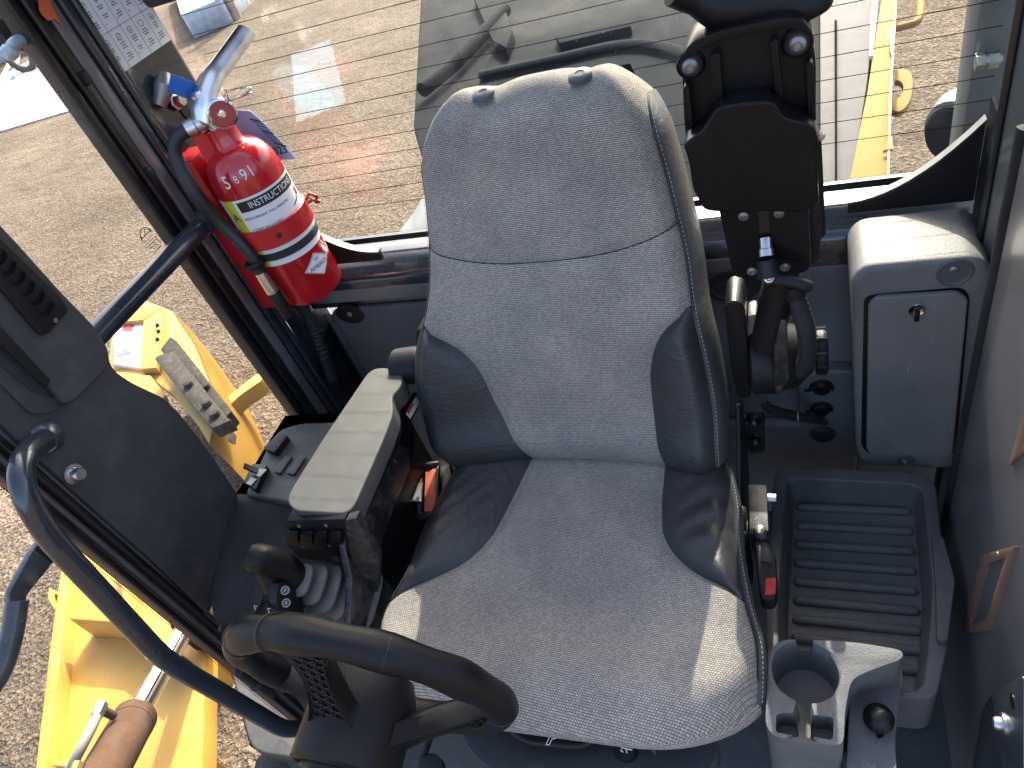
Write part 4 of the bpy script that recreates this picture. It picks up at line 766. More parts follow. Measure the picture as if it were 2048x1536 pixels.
for s_, x_, h in (('1  HOLD UPRIGHT. PULL RING PIN.', -.004, LB1 - .034), ('2  START BACK 8 FEET.', -.012, LB1 - .055), ('AIM AT BASE OF FIRE.', -.008, LB1 - .063), ('3  SQUEEZE LEVER.', -.014, LB1 - .088)):
    bm = new(); g_ = cyl(h, .0012); text_bm(bm, s_, .0062, lambda x, y: g_(x * .9 + x_, y)); obj('instruction_line', bm, M['ink'], lbl, smooth=0)
bm = new()
for k in range(22):
    g_ = cyl(LB1 - .01 - k * .005, .0011); w_ = random.uniform(.018, .026); P = [[g_(-.098 + w_ * q_ / 4, dy) for q_ in range(5)] for dy in (0, .0016)]; grid(bm, P)
tag(obj('fine_print', bm, M['inkg'], lbl, smooth=0), None, None, kind='stuff')
bm = new(); g_ = cyl(LB1 - .05, .0012); grid(bm, [[g_(.045 + .02 * q_ / 4, dy + .006 * q_ / 4) for q_ in range(5)] for dy in (0, .002)]); obj('spray_stroke', bm, M['ink'], lbl, smooth=0)
bm = new(); g_ = cyl(LB1 - .068, .0013); tri = [g_(.030 + .006 * math.cos(q_), .007 * math.sin(q_)) for q_ in (0, .8, 1.6, 2.2, 3.1, 4, 5.2)]; bm.faces.new([bm.verts.new(p) for p in tri]); g2 = cyl(LB1 - .035, .0013); bm.faces.new([bm.verts.new(g2(.070 + .004 * math.cos(q_), .008 * math.sin(q_))) for q_ in np.linspace(0, 6, 9)]); obj('red_pictograms', bm, M['inkr'], lbl, smooth=0)
# written number on the shoulder
bm = new(); g_ = cyl(LB1 + .030, .0006); rs = lambda y: 0
for s_, x_, y_, sz, ro in (('5', -.035, 0, .030, -.1), ('8', -.018, .001, .018, .0), ('9', -.004, .003, .026, .05), ('1', .008, .004, .026, .1)):
    text_bm(bm, s_, sz, lambda x, y: g_((x * math.cos(ro) - y * math.sin(ro)) * .8 + x_, x * math.sin(ro) + y * math.cos(ro) + y_))
obj('written_number', bm, M['white'], fe, smooth=0)
# maker's diamond
g_ = cyl(HB * .20, .0008); bm = new(); P = [(-.030, 0), (0, .022), (.030, 0), (0, -.022)]; grid(bm, [[g_(.030 + .030 * (a_ - b_), .022 * (a_ + b_ - 1)) for a_ in np.linspace(0, 1, 13)] for b_ in np.linspace(0, 1, 13)])
dm = obj('diamond_badge', bm, M['white'], fe, smooth=0)
g1 = cyl(HB * .20, .0014); bm = new(); tube(bm, [g1(.030 + P[i][0] * .93 * (1 - t_) + P[(i + 1) % 4][0] * .93 * t_, (P[i][1] * (1 - t_) + P[(i + 1) % 4][1] * t_) * .93) for i in range(4) for t_ in np.linspace(0, 1, 7)[:-1]], .0004, 4, closed=True); text_bm(bm, 'AMEREX', .0112, lambda x, y: g1(x * .95 + .030, y - .002)); obj('badge_text', bm, M['ink'], dm, smooth=0)
bm = new(); text_bm(bm, 'W', .010, lambda x, y: g1(x + .030, y + .010)); obj('badge_flame', bm, M['inkr'], dm, smooth=0)
# valve head
ad = np.array([math.cos(FA), math.sin(FA), 0]); sdv = np.array([-ad[1], ad[0], 0]); VC = EC + np.array([0, 0, HB + .016])   # ad: towards the aisle, sdv: to the right of it
bm = new(); lathe(bm, [(0, 0), (.019, 0), (.019, .018), (.016, .022), (.016, .050), (.012, .054), (0, .054)], VC, (0, 0, 1), 10); obj('valve_body', bm, M['alu'], fe)
gc = VC + ad * .017 + sdv * .014 + np.array([0, 0, .016]); bm = new(); lathe(bm, [(.0, -.012), (.010, -.012), (.021, -.006), (.0225, .002), (.0225, .009), (.0195, .011), (.0185, .0075), (0, .0075)], gc, ad, 28); ga = obj('gauge', bm, M['chrome'], fe)
bm = new(); lathe(bm, [(0, .0082), (.0183, .0082), (.0183, .0078)], gc, ad, 24); obj('gauge_face', bm, M['grn'], ga); bm = new(); lathe(bm, [(0, .012), (.005, .011), (.0075, .008)], gc, ad, 16); obj('gauge_centre', bm, M['chrome'], ga)
# carrying handle and squeeze lever: channel sections reaching rearwards and up
h0 = VC + np.array([0, 0, .030]); hdir = N(np.array([.28, .88, .40]))
def channel(pts, w0, th):
    bm = new(); V = []
    for p, wd in zip(pts, w0):
        s_ = N(np.cross(hdir, (0, 0, 1))); u_ = N(np.cross(s_, hdir)); V.append([bm.verts.new(p + s_ * a_ * wd + u_ * b_) for a_, b_ in ((-1, -th), (-1.05, 0), (-.75, th * .7), (0, th), (.75, th * .7), (1.05, 0), (1, -th), (.8, -th), (.75, -th * .1), (-.75, -th * .1), (-.8, -th))])
    for A, B in zip(V, V[1:]):
        for i in range(11): face(bm, (A[i], A[(i + 1) % 11], B[(i + 1) % 11], B[i]))
    face(bm, V[0][::-1]); face(bm, V[-1]); bmesh.ops.recalc_face_normals(bm, faces=bm.faces[:]); return bm
hp_ = [h0 - hdir * .028 + np.array([0, 0, -.006]), h0 - hdir * .012 + np.array([0, 0, .010]), h0 + hdir * .03 + np.array([0, 0, .016]), h0 + hdir * .06 + np.array([0, 0, .012]), h0 + hdir * .135 + np.array([0, 0, .004])]
obj('squeeze_lever', channel(smooth_path(hp_, 5), np.interp(np.linspace(0, 1, 21), [0, .3, .6, 1], [.020, .021, .017, .014]), .012), M['alu'], fe, smooth=50)
bm = new(); lathe(bm, [(0, .004), (.0045, .003), (.005, -.002)], h0 + ad * .021 - hdir * .004 + np.array([0, 0, .0]), ad, 14); obj('rivet', bm, M['chrome'], fe)
rp = h0 + ad * .022 + sdv * .034 + np.array([0, 0, -.004])
for k, (rr_, tl) in enumerate(((.018, .25), (.019, -.1))):
    A_, B_ = N(sdv + ad * .3), N(np.array([0, 0, tl]) + ad * .9 - sdv * .2); bm = new(); tube(bm, [rp + sdv * .012 + rr_ * (A_ * math.cos(q_) * 1.3 + B_ * math.sin(q_) * .8) + np.array([0, 0, .006 * k]) for q_ in np.linspace(0, 2 * math.pi, 25)[:-1]], .0013, 7, closed=True); obj('ring_pin', bm, M['chrome'], fe)
# hose from the valve down the front of the cylinder
hs = VC - sdv * .016 + ad * .006 + np.array([0, 0, .012]); bm = new(); tube(bm, [hs + sdv * .012, hs - sdv * .012, hs - sdv * .014, hs - sdv * .028], [.0115, .0115, .0135, .0125], 14); obj('hose_fitting', bm, M['steel'], fe)
hd_ = EC - sdv * (ER + .016) + ad * .022
hpts = [hs - sdv * .024, hs - sdv * .045 + np.array([0, 0, -.004]), hs - sdv * .062 + np.array([0, 0, -.028]), hd_ - sdv * .008 + np.array([0, 0, HB - .05]), hd_ + np.array([0, 0, HB * .62]), hd_ + ad * .014 + sdv * .014 + np.array([0, 0, HB * .42]), hd_ + ad * .016 + sdv * .012 + np.array([0, 0, HB * .26])]
bm = new(); tube(bm, smooth_path(hpts, 8), .0105, 16); obj('hose', bm, M['hose'], fe)
nz = hpts[-1]; bm = new(); lathe(bm, [(0, .012), (.0105, .012), (.0115, 0), (.0115, -.03), (.0095, -.032)], nz, (0, 0, 1), 16); no = obj('nozzle_collar', bm, M['alu'], fe)
bm = new(); lathe(bm, [(.0085, -.03), (.0105, -.035), (.0105, -.085), (.007, -.086)], nz, (0, 0, 1), 16); obj('nozzle_tip', bm, M['blk'], no)
# black retaining strap round the cylinder and hose
def cring(nm, h, hh, lift, m, a0=0, a1=2 * math.pi, par=None, tk=.002):
    n = 48; bm = new(); P = []
    for k in range(n + 1):
        a_ = a0 + (a1 - a0) * k / n; e_ = np.array([math.cos(a_), math.sin(a_), 0]); P.append([EC + e_ * (ER + lift) + np.array([0, 0, h]), EC + e_ * (ER + lift + tk) + np.array([0, 0, h + .001]), EC + e_ * (ER + lift + tk) + np.array([0, 0, h + hh - .001]), EC + e_ * (ER + lift) + np.array([0, 0, h + hh])])
    grid(bm, P); bmesh.ops.recalc_face_normals(bm, faces=bm.faces[:]); return obj(nm, bm, m, par)
cring('hose_strap', HB * .335, .014, .0008, M['rub'], par=fe)
bm = new(); q_ = hd_ + ad * .016 + sdv * .012; tube(bm, [q_ + np.array([.014 * math.cos(a_), .014 * math.sin(a_), HB * .335 + .006]) for a_ in np.linspace(0, 2 * math.pi, 17)[:-1]], .004, 8, closed=True, flat=1.5); obj('hose_clip', bm, M['blk'], fe)
# wall bracket and clamp
eb = thing('extinguisher_bracket', 'red steel clamp bracket holding the fire extinguisher to the post', 'bracket', (XL, EY, Z0))
bm = new(); prism(bm, fil([(XL + .002, EY - .03, Z0 - .02), (XL + .002, EY + .03, Z0 - .02), (XL + .002, EY + .03, Z1 - .02), (XL + .002, EY - .03, Z1 - .02)], .006, 3), (EX - ER - XL - .004, 0, 0)); bev(bm, .002); obj('back_channel', bm, M['redb'], eb)
cl_ = cring('clamp_band', HB * .41, .036, .0022, M['redb'], FA - 2.2, FA + 1.75, eb, .003)
p = cyl(HB * .425 + .014, .005)(-.004, 0); bm = new(); lathe(bm, [(0, .001), (.005, .0008), (.0055, -.001)], p, ad, 14); obj('clamp_hole', bm, M['ink'], cl_)
p = cyl(HB * .425 + .014, .004)(.072, 0); an2 = N(p - EC - np.array([0, 0, HB * .425 + .014]))
for k in range(2): bm = new(); tube(bm, [p + an2 * .004 + np.array([0, 0, .016 - k * .006]), p + an2 * .010 + sdv * .004 + np.array([0, 0, .024 - k * .012]), p + an2 * .011 + sdv * .012 + np.array([0, 0, .014 - k * .01]), p + an2 * .003 + sdv * .014 + np.array([0, 0, .004])], .003, 8); obj('latch_bail', bm, M['redb'], cl_)
bm = new(); prism(bm, fil([EC + np.array([-.07, -.03, -.008]), EC + np.array([.03, -.035, -.008]), EC + np.array([.045, 0, -.008]), EC + np.array([.03, .035, -.008]), EC + np.array([-.07, .03, -.008])], .01, 3), (0, 0, .004)); obj('foot_plate', bm, M['redb'], eb)
bm = new(); q_ = EC - sdv * .03; prism(bm, [q_ + ad * .0 + np.array([-.06, 0, 0]), q_ + np.array([-.06, 0, .09]), q_ + np.array([-.02, -.02, .03]), q_ + np.array([-.02, -.02, 0])], (.003, -.004, 0)); obj('side_web', bm, M['redb'], eb)
# tags and post fittings near the valve
tg = thing('inspection_tag', 'pale blue inspection tag with printed date hanging behind the extinguisher', 'tag', VC)
YT = EY + .068
bm = new(); prism(bm, fil(UP([(438, 236), (462, 220), (500, 222), (530, 248), (592, 318), (536, 321), (480, 300), (446, 262)], 'Y', YT), .004, 3), (0, .0008, 0)); bev(bm, .0002); obj('card', bm, M['btag'], tg)
bm = new(); to = U(556, 302, 'Y', YT - .001); text_bm(bm, '2023', .019, plane_place(to, U(566, 300, 'Y', YT) - U(546, 304, 'Y', YT), (0, 0, 1))); obj('printed_date', bm, M['ink'], tg, smooth=0)
bm = new()
for k in range(9):
    q0, q1 = U(500 + k * 6, 238 + k * 6, 'Y', YT - .001), U(520 + k * 6.6, 243 + k * 6.2, 'Y', YT - .001); tube(bm, [q0, q1], .0006 if k % 4 else .0014, 4)
tag(obj('printed_lines', bm, M['ink'], tg, smooth=0), None, None, kind='stuff')
bm = new(); tube(bm, smooth_path([VC + np.array([0, .01, .03]), VC + np.array([.004, .05, .032]), U(462, 228, 'Y', YT)], 6), .0008, 5); obj('tie_wire', bm, M['steel'], tg)
sl = thing('plastic_seal', 'bright blue plastic seal tag tied to the extinguisher ring pin', 'seal tag', h0)
s0 = U(395, 186, 'X', EX - .01); s1 = U(338, 165, 'X', EX - .01); sv = N(s1 - s0); sw_ = N(np.cross(sv, N(CAM - s0)))
bm = new(); prism(bm, fil([s0 + sw_ * .006, s0 + sv * .012 + sw_ * .013, s1 + sw_ * .013, s1 - sw_ * .013, s0 + sv * .012 - sw_ * .013, s0 - sw_ * .006], .003, 3), N(CAM - s0) * .002); bev(bm, .0006); obj('flag', bm, M['blue'], sl)
bm = new(); box(bm, s0, (.012, .010, .010)); bev(bm, .002); obj('lock_head', bm, M['blue'], sl)
bm = new(); tube(bm, smooth_path([s0, U(412, 195, 'X', EX), U(428, 212, 'X', EX + .01), rp + np.array([0, 0, .004])], 8), .0011, 6); obj('tail', bm, M['blue'], sl)
rtg = thing('red_hang_tag', 'small red paper tag hanging from the hose fitting', 'tag', hs)
t0 = hs - sdv * .004 + ad * .002 + np.array([0, 0, -.012]); bm = new(); prism(bm, fil([t0 - sdv * .022 + np.array([0, 0, -.0]), t0 + sdv * .010, t0 + sdv * .018 + np.array([0, 0, -.018]), t0 + sdv * .012 + np.array([0, 0, -.075]), t0 - sdv * .026 + np.array([0, 0, -.075])], .003, 2), ad * .0006); obj('card', bm, M['redb'], rtg, smooth=0)
p = U(351, 203, 'X', XL + .004); bm = new(); lathe(bm, [(0, .016), (.009, .016), (.0105, .013), (.0105, .004), (.014, .003), (.014, 0)], p, (1, 0, 0), 6); obj('hex_bolt', bm, M['steel'], cab)
p = U(318, 175, 'X', XL + .004); bm = new(); tube(bm, [p + np.array([0, -.02, -.02]), p + np.array([.012, 0, .0]), p + np.array([.010, .015, .012])], [.010, .016, .010], 14); obj('cable_boss', bm, M['dkst'], cab)
bm = new(); p = U(378, 215, 'X', XL + .002); lathe(bm, [(0, .0015), (.020, .001), (.020, -.001)], p, (1, 0, 0), 20); obj('post_hole', bm, M['seal'], cab)
# ================================================================== storage box, sockets, tray, cup holder
YB = .40
sb_ = thing('storage_box', 'grey plastic storage box with scratched locking lid below the rear window', 'storage box', (.47, .45, .3))
fo = UP([(1703, 560), (1728, 534), (1955, 514), (1984, 535), (1988, 575), (1968, 740), (1945, 900), (1915, 940), (1725, 932), (1712, 900)], 'Y', YB)
bm = new(); prism(bm, fil(fo, .014, 5), (0, .118, 0)); bev(bm, .010, 4, 40); obj('housing', bm, M['trim2'], sb_, smooth=50)
bm = new(); prism(bm, fil(UP([(1728, 592), (1925, 575), (1940, 592), (1912, 908), (1735, 908), (1722, 890)], 'Y', YB - .0015), .012, 4), (0, .004, 0)); obj('lid_gap', bm, M['seal'], sb_)
bm = new(); prism(bm, fil(UP([(1736, 602), (1752, 588), (1915, 578), (1934, 592), (1904, 898), (1895, 904), (1742, 902), (1732, 890)], 'Y', YB - .003), .006, 4), (0, -.009, 0)); bev(bm, .004, 3); ld = obj('lid', bm, M['trim2'], sb_)
p = U(1833, 618, 'Y', YB - .0125); bm = new(); lathe(bm, [(0, .002), (.006, .002), (.0095, .0035), (.0105, .001), (.0105, -.004)], p, (0, -1, 0), 22); lk = obj('lock_ring', bm, M['chrome'], ld)
bm = new(); box(bm, p + np.array([.0, -.006, -.004]), (.006, .012, .017)); bev(bm, .001); obj('lock_tab', bm, M['black'], lk)
for (u, v, r_) in ((1910, 545, .019), (1812, 921, .012)):
    p = U(u, v, 'Y', YB - .0008); bm = new(); lathe(bm, [(0, .0002), (r_ * .8, .0002), (r_, .0022), (r_ * 1.12, .0005)], p, (0, -1, 0), 26); rc = obj('screw_recess', bm, M['socket'], sb_)
    p2 = U(u - 3, v - 8 if r_ > .015 else v, 'Y', YB - .001); bm = new(); lathe(bm, [(.002, .0035), (.003, .0055), (.0058, .004), (.0062, 0)], p2, (0, -1, 0), 14); obj('screw', bm, M['dkst'], rc)
# scratches and chips on the lid
bm = new(); random.seed(11)
for k in range(70):
    u, v = random.gauss(1765, 22), random.gauss(860, 32)
    if not (1740 < u < 1880 and 740 < v < 898): continue
    a_ = random.uniform(-.6, 1.2); l_ = random.uniform(6, 24); q0, q1 = U(u, v, 'Y', YB - .0122), U(u + l_ * math.cos(a_), v + l_ * math.sin(a_), 'Y', YB - .0122); tube(bm, [q0, (q0 + q1) / 2 + np.array([0, 0, random.uniform(-.001, .001)]), q1], .00018, 3)
for (u, v, w_, h_) in ((1848, 842, 12, 5), (1896, 862, 7, 4), (1893, 831, 9, 2), (1905, 757, 14, 2), (1842, 893, 7, 4), (1836, 866, 3, 5)):
    bm.faces.new([bm.verts.new(U(u + w_ * math.cos(q_) * random.uniform(.6, 1), v + h_ * math.sin(q_) * random.uniform(.5, 1), 'Y', YB - .0123)) for q_ in np.linspace(0, 2 * math.pi, 8)[:-1]])
obj('scratches', bm, pm('scratch_grey', (.16, .165, .17), .6), ld, smooth=0)
so_ = thing('socket_panel', 'recessed panel of three round capped power sockets beside storage box', 'socket panel', (.36, .5, .2))
YP = .493
bm = new(); prism(bm, fil(UP([(1597, 762), (1625, 742), (1712, 742), (1722, 915), (1640, 912), (1600, 880)], 'Y', YP), .016, 5), (0, .028, 0)); bev(bm, .005, 3); obj('surround', bm, M['liner2'], so_)
bm = new(); prism(bm, fil(UP([(1608, 772), (1625, 752), (1680, 752), (1690, 775), (1685, 880), (1660, 902), (1615, 880), (1606, 850)], 'Y', YP - .0006), .014, 5), (0, .002, 0)); obj('recess_plate', bm, M['liner2'], so_)
for (u, v, r_, m_) in ((1643, 776, .0155, 'blk'), (1643, 818, .0145, 'blk'), (1646, 868, .021, 'rub')):
    p = U(u, v, 'Y', YP - .001); bm = new(); lathe(bm, [(0, .004), (r_ * .55, .0075), (r_ * .8, .007), (r_, .003), (r_ * 1.05, 0)], p, (0, -1, -.1), 26); cp_ = obj('socket_cap', bm, M[m_], so_)
    if r_ < .02:
        bm = new(); ra = r_ * 1.2; tube(bm, [p + np.array([ra * math.cos(q_), -.001, ra * math.sin(q_)]) for q_ in np.linspace(-.3, 3.4, 14)], .002, 7); obj('cap_hoop', bm, M['blk'], cp_); bm = new(); box(bm, p + np.array([-ra - .004, -.002, -.004]), (.010, .003, .005)); bev(bm, .001); obj('cap_tab', bm, M['blk'], cp_)
tray = thing('ribbed_tray', 'dark blue-grey ribbed plastic storage tray on the door side of seat', 'tray', (.4, .2, .2))
ZT = .335
out = fil(UP([(1548, 950), (1562, 932), (1842, 945), (1872, 965), (1884, 1080), (1906, 1170), (1896, 1290), (1872, 1400), (1535, 1370), (1530, 1200)], 'Z', ZT), .016, 4)
inn = fil(UP([(1572, 968), (1582, 956), (1830, 968), (1846, 982), (1856, 1080), (1866, 1170), (1858, 1290), (1845, 1385), (1556, 1350), (1556, 1200)], 'Z', ZT), .016, 4)
ctr = np.mean(inn, axis=0); flo = [ctr + (p - ctr) * np.array([.90, .93, 1]) + np.array([0, 0, -.055]) for p in inn]; low = [p + np.array([0, 0, -.10]) for p in out]
bm = new(); n_ = len(out); V = [[bm.verts.new(p) for p in L_] for L_ in (low, out, inn, flo)]
for A, B in zip(V, V[1:]):
    for i in range(n_): face(bm, (A[i], A[(i + 1) % n_], B[(i + 1) % n_], B[i]))
face(bm, V[-1]); face(bm, V[0][::-1]); bmesh.ops.recalc_face_normals(bm, faces=bm.faces[:]); bev(bm, .005, 3, 40); obj('pan', bm, M['tray'], tray, smooth=60)
zf = ZT - .053
for k in range(9):
    v0 = 1018 + 38.5 * k - 1.2 * k; a_, b_ = U(1592 - k * 1.3, v0 - 4, 'Z', zf), U(1826 + k * 3.2, v0 + 22 + k * 1.4, 'Z', zf); b_[1] = a_[1]
    d_ = N(b_ - a_); bm = new(); tube(bm, [a_, a_ + d_ * .003, a_ + d_ * .008, b_ - d_ * .008, b_ - d_ * .003, b_], [.002, .006, .0075, .0075, .006, .002], 12); obj('rib', bm, M['tray'], tray, smooth=70)
bm = new(); prism(bm, fil(UP([(1862, 1080), (1884, 1080), (1908, 1170), (1893, 1290), (1872, 1290), (1870, 1180)], 'Z', ZT + .002), .006, 3), (0, 0, .012)); bev(bm, .005, 3); obj('rim_swell', bm, M['tray'], tray)
ch_ = thing('cup_holder', 'dusty grey plastic cup holder block with lever slot in front of tray', 'cup holder', (.36, -.05, 0))
ZH = .435
oc = fil(UP([(1538, 1300), (1560, 1280), (1600, 1278), (1716, 1285), (1806, 1300), (1806, 1318), (1770, 1330), (1730, 1345), (1702, 1360), (1690, 1420), (1688, 1485), (1670, 1492), (1550, 1475), (1530, 1450)], 'Z', ZH), .010, 3)
# top face with a round well: a ring of quads between the outline and the hole
hc = U(1610, 1348, 'Z', ZH); hr_ = float(np.linalg.norm(U(1678, 1350, 'Z', ZH) - hc))
hc = hc + np.array([.0, .004, 0])
def rayout(th):
    d = np.array([math.cos(th), math.sin(th)]); best = None
    for i in range(len(oc)):
        a, b_ = oc[i][:2] - hc[:2], oc[(i + 1) % len(oc)][:2] - hc[:2]; e_ = b_ - a; dn = d[0] * e_[1] - d[1] * e_[0]
        if abs(dn) < 1e-12: continue
        t_ = (a[0] * e_[1] - a[1] * e_[0]) / dn; s_ = (a[0] * d[1] - a[1] * d[0]) / dn
        if t_ > 0 and -1e-9 <= s_ <= 1 + 1e-9: best = t_ if best is None else max(best, t_)
    return best
th = sorted(list(np.linspace(-math.pi, math.pi, 73)[:-1]) + [math.atan2(*(p[:2] - hc[:2])[::-1]) for p in oc]); bm = new(); rings = [[], [], [], [], []]
slot = lambda a_: (abs(a_ - 1.57) < .22) or (abs(a_ + 1.62) < .20)
for a_ in th:
    ro = rayout(a_); d = np.array([math.cos(a_), math.sin(a_), 0]); rin = min(hr_, ro - .003); zt_ = ZH - (.050 if slot(a_) else 0)
    rings[0].append(bm.verts.new(hc + d * ro + np.array([0, 0, -.20]))); rings[1].append(bm.verts.new(hc + d * ro + np.array([0, 0, 0 if not slot(a_) or a_ < 0 else -.03]))); rings[2].append(bm.verts.new(hc + d * (rin + (ro - rin) * .12) + np.array([0, 0, zt_ - ZH]))); rings[3].append(bm.verts.new(hc + d * rin + np.array([0, 0, zt_ - ZH - .003]))); rings[4].append(bm.verts.new(hc + d * rin * .93 + np.array([0, 0, -.075])))
m_ = len(th)
for A, B in zip(rings, rings[1:]):
    for i in range(m_): face(bm, (A[i], A[(i + 1) % m_], B[(i + 1) % m_], B[i]))
face(bm, rings[4]); face(bm, rings[0][::-1]); bmesh.ops.remove_doubles(bm, verts=bm.verts[:], dist=.0002); bmesh.ops.recalc_face_normals(bm, faces=bm.faces[:]); bev(bm, .003, 2, 45); blk_ = obj('block', bm, M['cup'], ch_, smooth=45)
def cut_out(target, pix_list, z, depth):
    """sink real pockets into a mesh"""
    off = Vector(); L_ = target
    while L_ is not None: off += L_.location; L_ = L_.parent
    b2 = new()
    for pix in pix_list: prism(b2, fil(UP(pix, 'Z', z + .01), .004, 3), (0, 0, -depth - .01))
    cu_ = obj('cutter', b2, M['cup'], None); md = target.modifiers.new('cut', 'BOOLEAN'); md.operation = 'DIFFERENCE'; md.solver = 'EXACT'; md.object = cu_
    bpy.context.view_layer.update(); dg = bpy.context.evaluated_depsgraph_get(); me = bpy.data.meshes.new_from_object(target.evaluated_get(dg)); target.modifiers.clear(); target.data = me
    bpy.data.objects.remove(cu_); me.shade_smooth(); me.set_sharp_from_angle(angle=math.radians(40))
cut_out(blk_, ([(1551, 1422), (1566, 1418), (1592, 1420), (1598, 1460), (1586, 1464), (1551, 1458)], [(1622, 1422), (1662, 1426), (1668, 1432), (1666, 1474), (1620, 1466)]), ZH, .04)
zl = .37; bm = new(); prism(bm, fil(UP([(1700, 1365), (1730, 1350), (1800, 1330), (1806, 1345), (1790, 1480), (1795, 1560), (1690, 1560), (1695, 1480)], 'Z', zl), .01, 4), (0, 0, -.2)); bev(bm, .006, 3); obj('lever_deck', bm, M['cup'], ch_)
bm = new(); prism(bm, fil(UP([(1752, 1440), (1766, 1440), (1768, 1475), (1754, 1478)], 'Z', zl + .0005), .003, 3), (0, 0, .0008)); obj('lever_slot', bm, M['seal'], ch_, smooth=0)
kc = U(1757, 1437, 'Z', zl + .018); bm = new(); lathe(bm, [(0, .018), (.008, .0168), (.014, .012), (.0172, .004), (.0172, -.002), (.015, -.009), (.010, -.013), (.008, -.03), (0, -.03)], kc, (0, -.1, 1), 28); obj('lever_knob', bm, M['black'], ch_)
# ================================================================== flipped-up control pod
YF = .27
pod = thing('control_pod', 'black flipped-up control pod on slotted mounting plate beside the backrest', 'control pod', U(1550, 640, 'Y', .3))
q = lambda L_, y: UP(L_, 'Y', y)
bm = new(); prism(bm, fil(q([(1362, 110), (1380, 90), (1440, 68), (1560, 42), (1600, 40), (1622, 62), (1632, 120), (1632, 330), (1640, 378), (1612, 400), (1400, 404), (1385, 380), (1368, 250)], YF), .012, 4), (0, .055, 0)); bev(bm, .008, 3, 40); obj('pod_shell', bm, M['podb'], pod, smooth=50)
bm = new(); prism(bm, fil(q([(1364, 112), (1380, 86), (1440, 62), (1560, 36), (1602, 36), (1624, 62), (1626, 78), (1600, 60), (1560, 58), (1440, 84), (1388, 106), (1368, 140)], YF - .004), .006, 3), (0, .05, 0)); bev(bm, .003, 2); obj('top_lip', bm, M['podb'], pod)
bm = new(); prism(bm, fil(q([(1372, 262), (1385, 248), (1412, 232), (1432, 192), (1450, 182), (1540, 172), (1556, 182), (1566, 206), (1612, 214), (1628, 224), (1634, 246), (1634, 348), (1638, 372), (1612, 392), (1418, 392), (1404, 378), (1378, 275)], YF - .001), .012, 4), (0, -.032, 0)); bev(bm, .014, 4, 40); obj('pod_cover', bm, M['podb'], pod, smooth=50)
for pix in ([(1422, 100), (1442, 94), (1448, 190), (1430, 196), (1424, 180)], [(1540, 72), (1556, 66), (1566, 180), (1552, 176)], [(1612, 112), (1626, 112), (1632, 230), (1616, 226)], [(1368, 162), (1380, 158), (1388, 240), (1376, 252)]):
    bm = new(); prism(bm, fil(q(pix, YF - .001), .004, 3), (0, -.014, 0)); bev(bm, .004, 2); obj('shell_rib', bm, M['podb'], pod)
for (u, v) in ((1381, 130), (1595, 86)):
    p = U(u, v, 'Y', YF - .002); bm = new(); lathe(bm, [(0, .001), (.011, .001), (.0125, .003), (.014, 0)], p, (0, -1, 0), 24); sr = obj('screw_boss', bm, M['black'], pod)
    bm = new(); lathe(bm, [(.003, .0065), (.0042, .0085), (.0075, .0055), (.0082, .001)], p, (0, -1, 0), 18); obj('socket_screw', bm, M['dkst'], sr)
# lever knob on top of the pod
a_, b_ = U(1370, -6, 'Y', .30), U(1620, 18, 'Y', .30); bm = new(); tube(bm, smooth_path([U(1345, -20, 'Y', .28), U(1400, 0, 'Y', .29), U(1470, 12, 'Y', .30), U(1560, 4, 'Y', .31), U(1612, 14, 'Y', .31), U(1622, 30, 'Y', .31)], 6), [.014] * 6 + [.016, .018, .020, .022, .023, .024] + [.025] * 12 + [.024, .023, .022, .021, .019, .016, .008], 20); obj('lever_grip', bm, M['wheel'], pod, smooth=80)
bm = new(); tube(bm, [U(1440, 90, 'Y', .30), U(1440, 10, 'Y', .30)], .014, 16); obj('lever_stem', bm, M['blk'], pod)
# slotted plate
bm = new(); L_ = fil(q([(1432, 392), (1614, 372), (1622, 530), (1612, 545), (1472, 556), (1464, 545)], YF + .006), .005, 3); S_ = fil(q([(1516, 418), (1536, 416), (1542, 495), (1522, 497)], YF + .006), .004, 3)
cS = np.mean(S_, axis=0); n_ = len(L_)
prism(bm, L_, (0, .022, 0)); bev(bm, .0025, 2); mpz = obj('mount_plate', bm, M['podb'], pod)
bm = new(); prism(bm, S_, (0, -.0006, 0)); obj('adjust_slot', bm, M['seal'], mpz, smooth=0)
for (u, v) in ((1487, 432), (1558, 426), (1504, 542), (1570, 534)):
    p = U(u, v, 'Y', YF + .0058); bm = new(); lathe(bm, [(.0018, .0012), (.003, .003), (.0055, .002), (.006, -.001)], p, (0, -1, 0), 14); obj('pan_screw', bm, M['dkst'], mpz)
bm = new(); prism(bm, fil(q([(1616, 372), (1636, 378), (1645, 460), (1636, 520), (1622, 530)], YF + .03), .004, 3), (0, .03, 0)); bev(bm, .002); obj('side_cheek', bm, M['blk'], pod)
bm = new(); prism(bm, fil(q([(1632, 275), (1642, 262), (1648, 380), (1652, 470), (1640, 480), (1632, 400)], YF + .045), .004, 3), (0, .006, 0)); bev(bm, .0015); lp = obj('link_arm', bm, M['blk'], pod)
p = U(1641, 272, 'Y', YF + .044); bm = new(); lathe(bm, [(0, .004), (.004, .003), (.0048, 0)], p, (0, -1, 0), 14); obj('link_rivet', bm, M['steel'], lp)
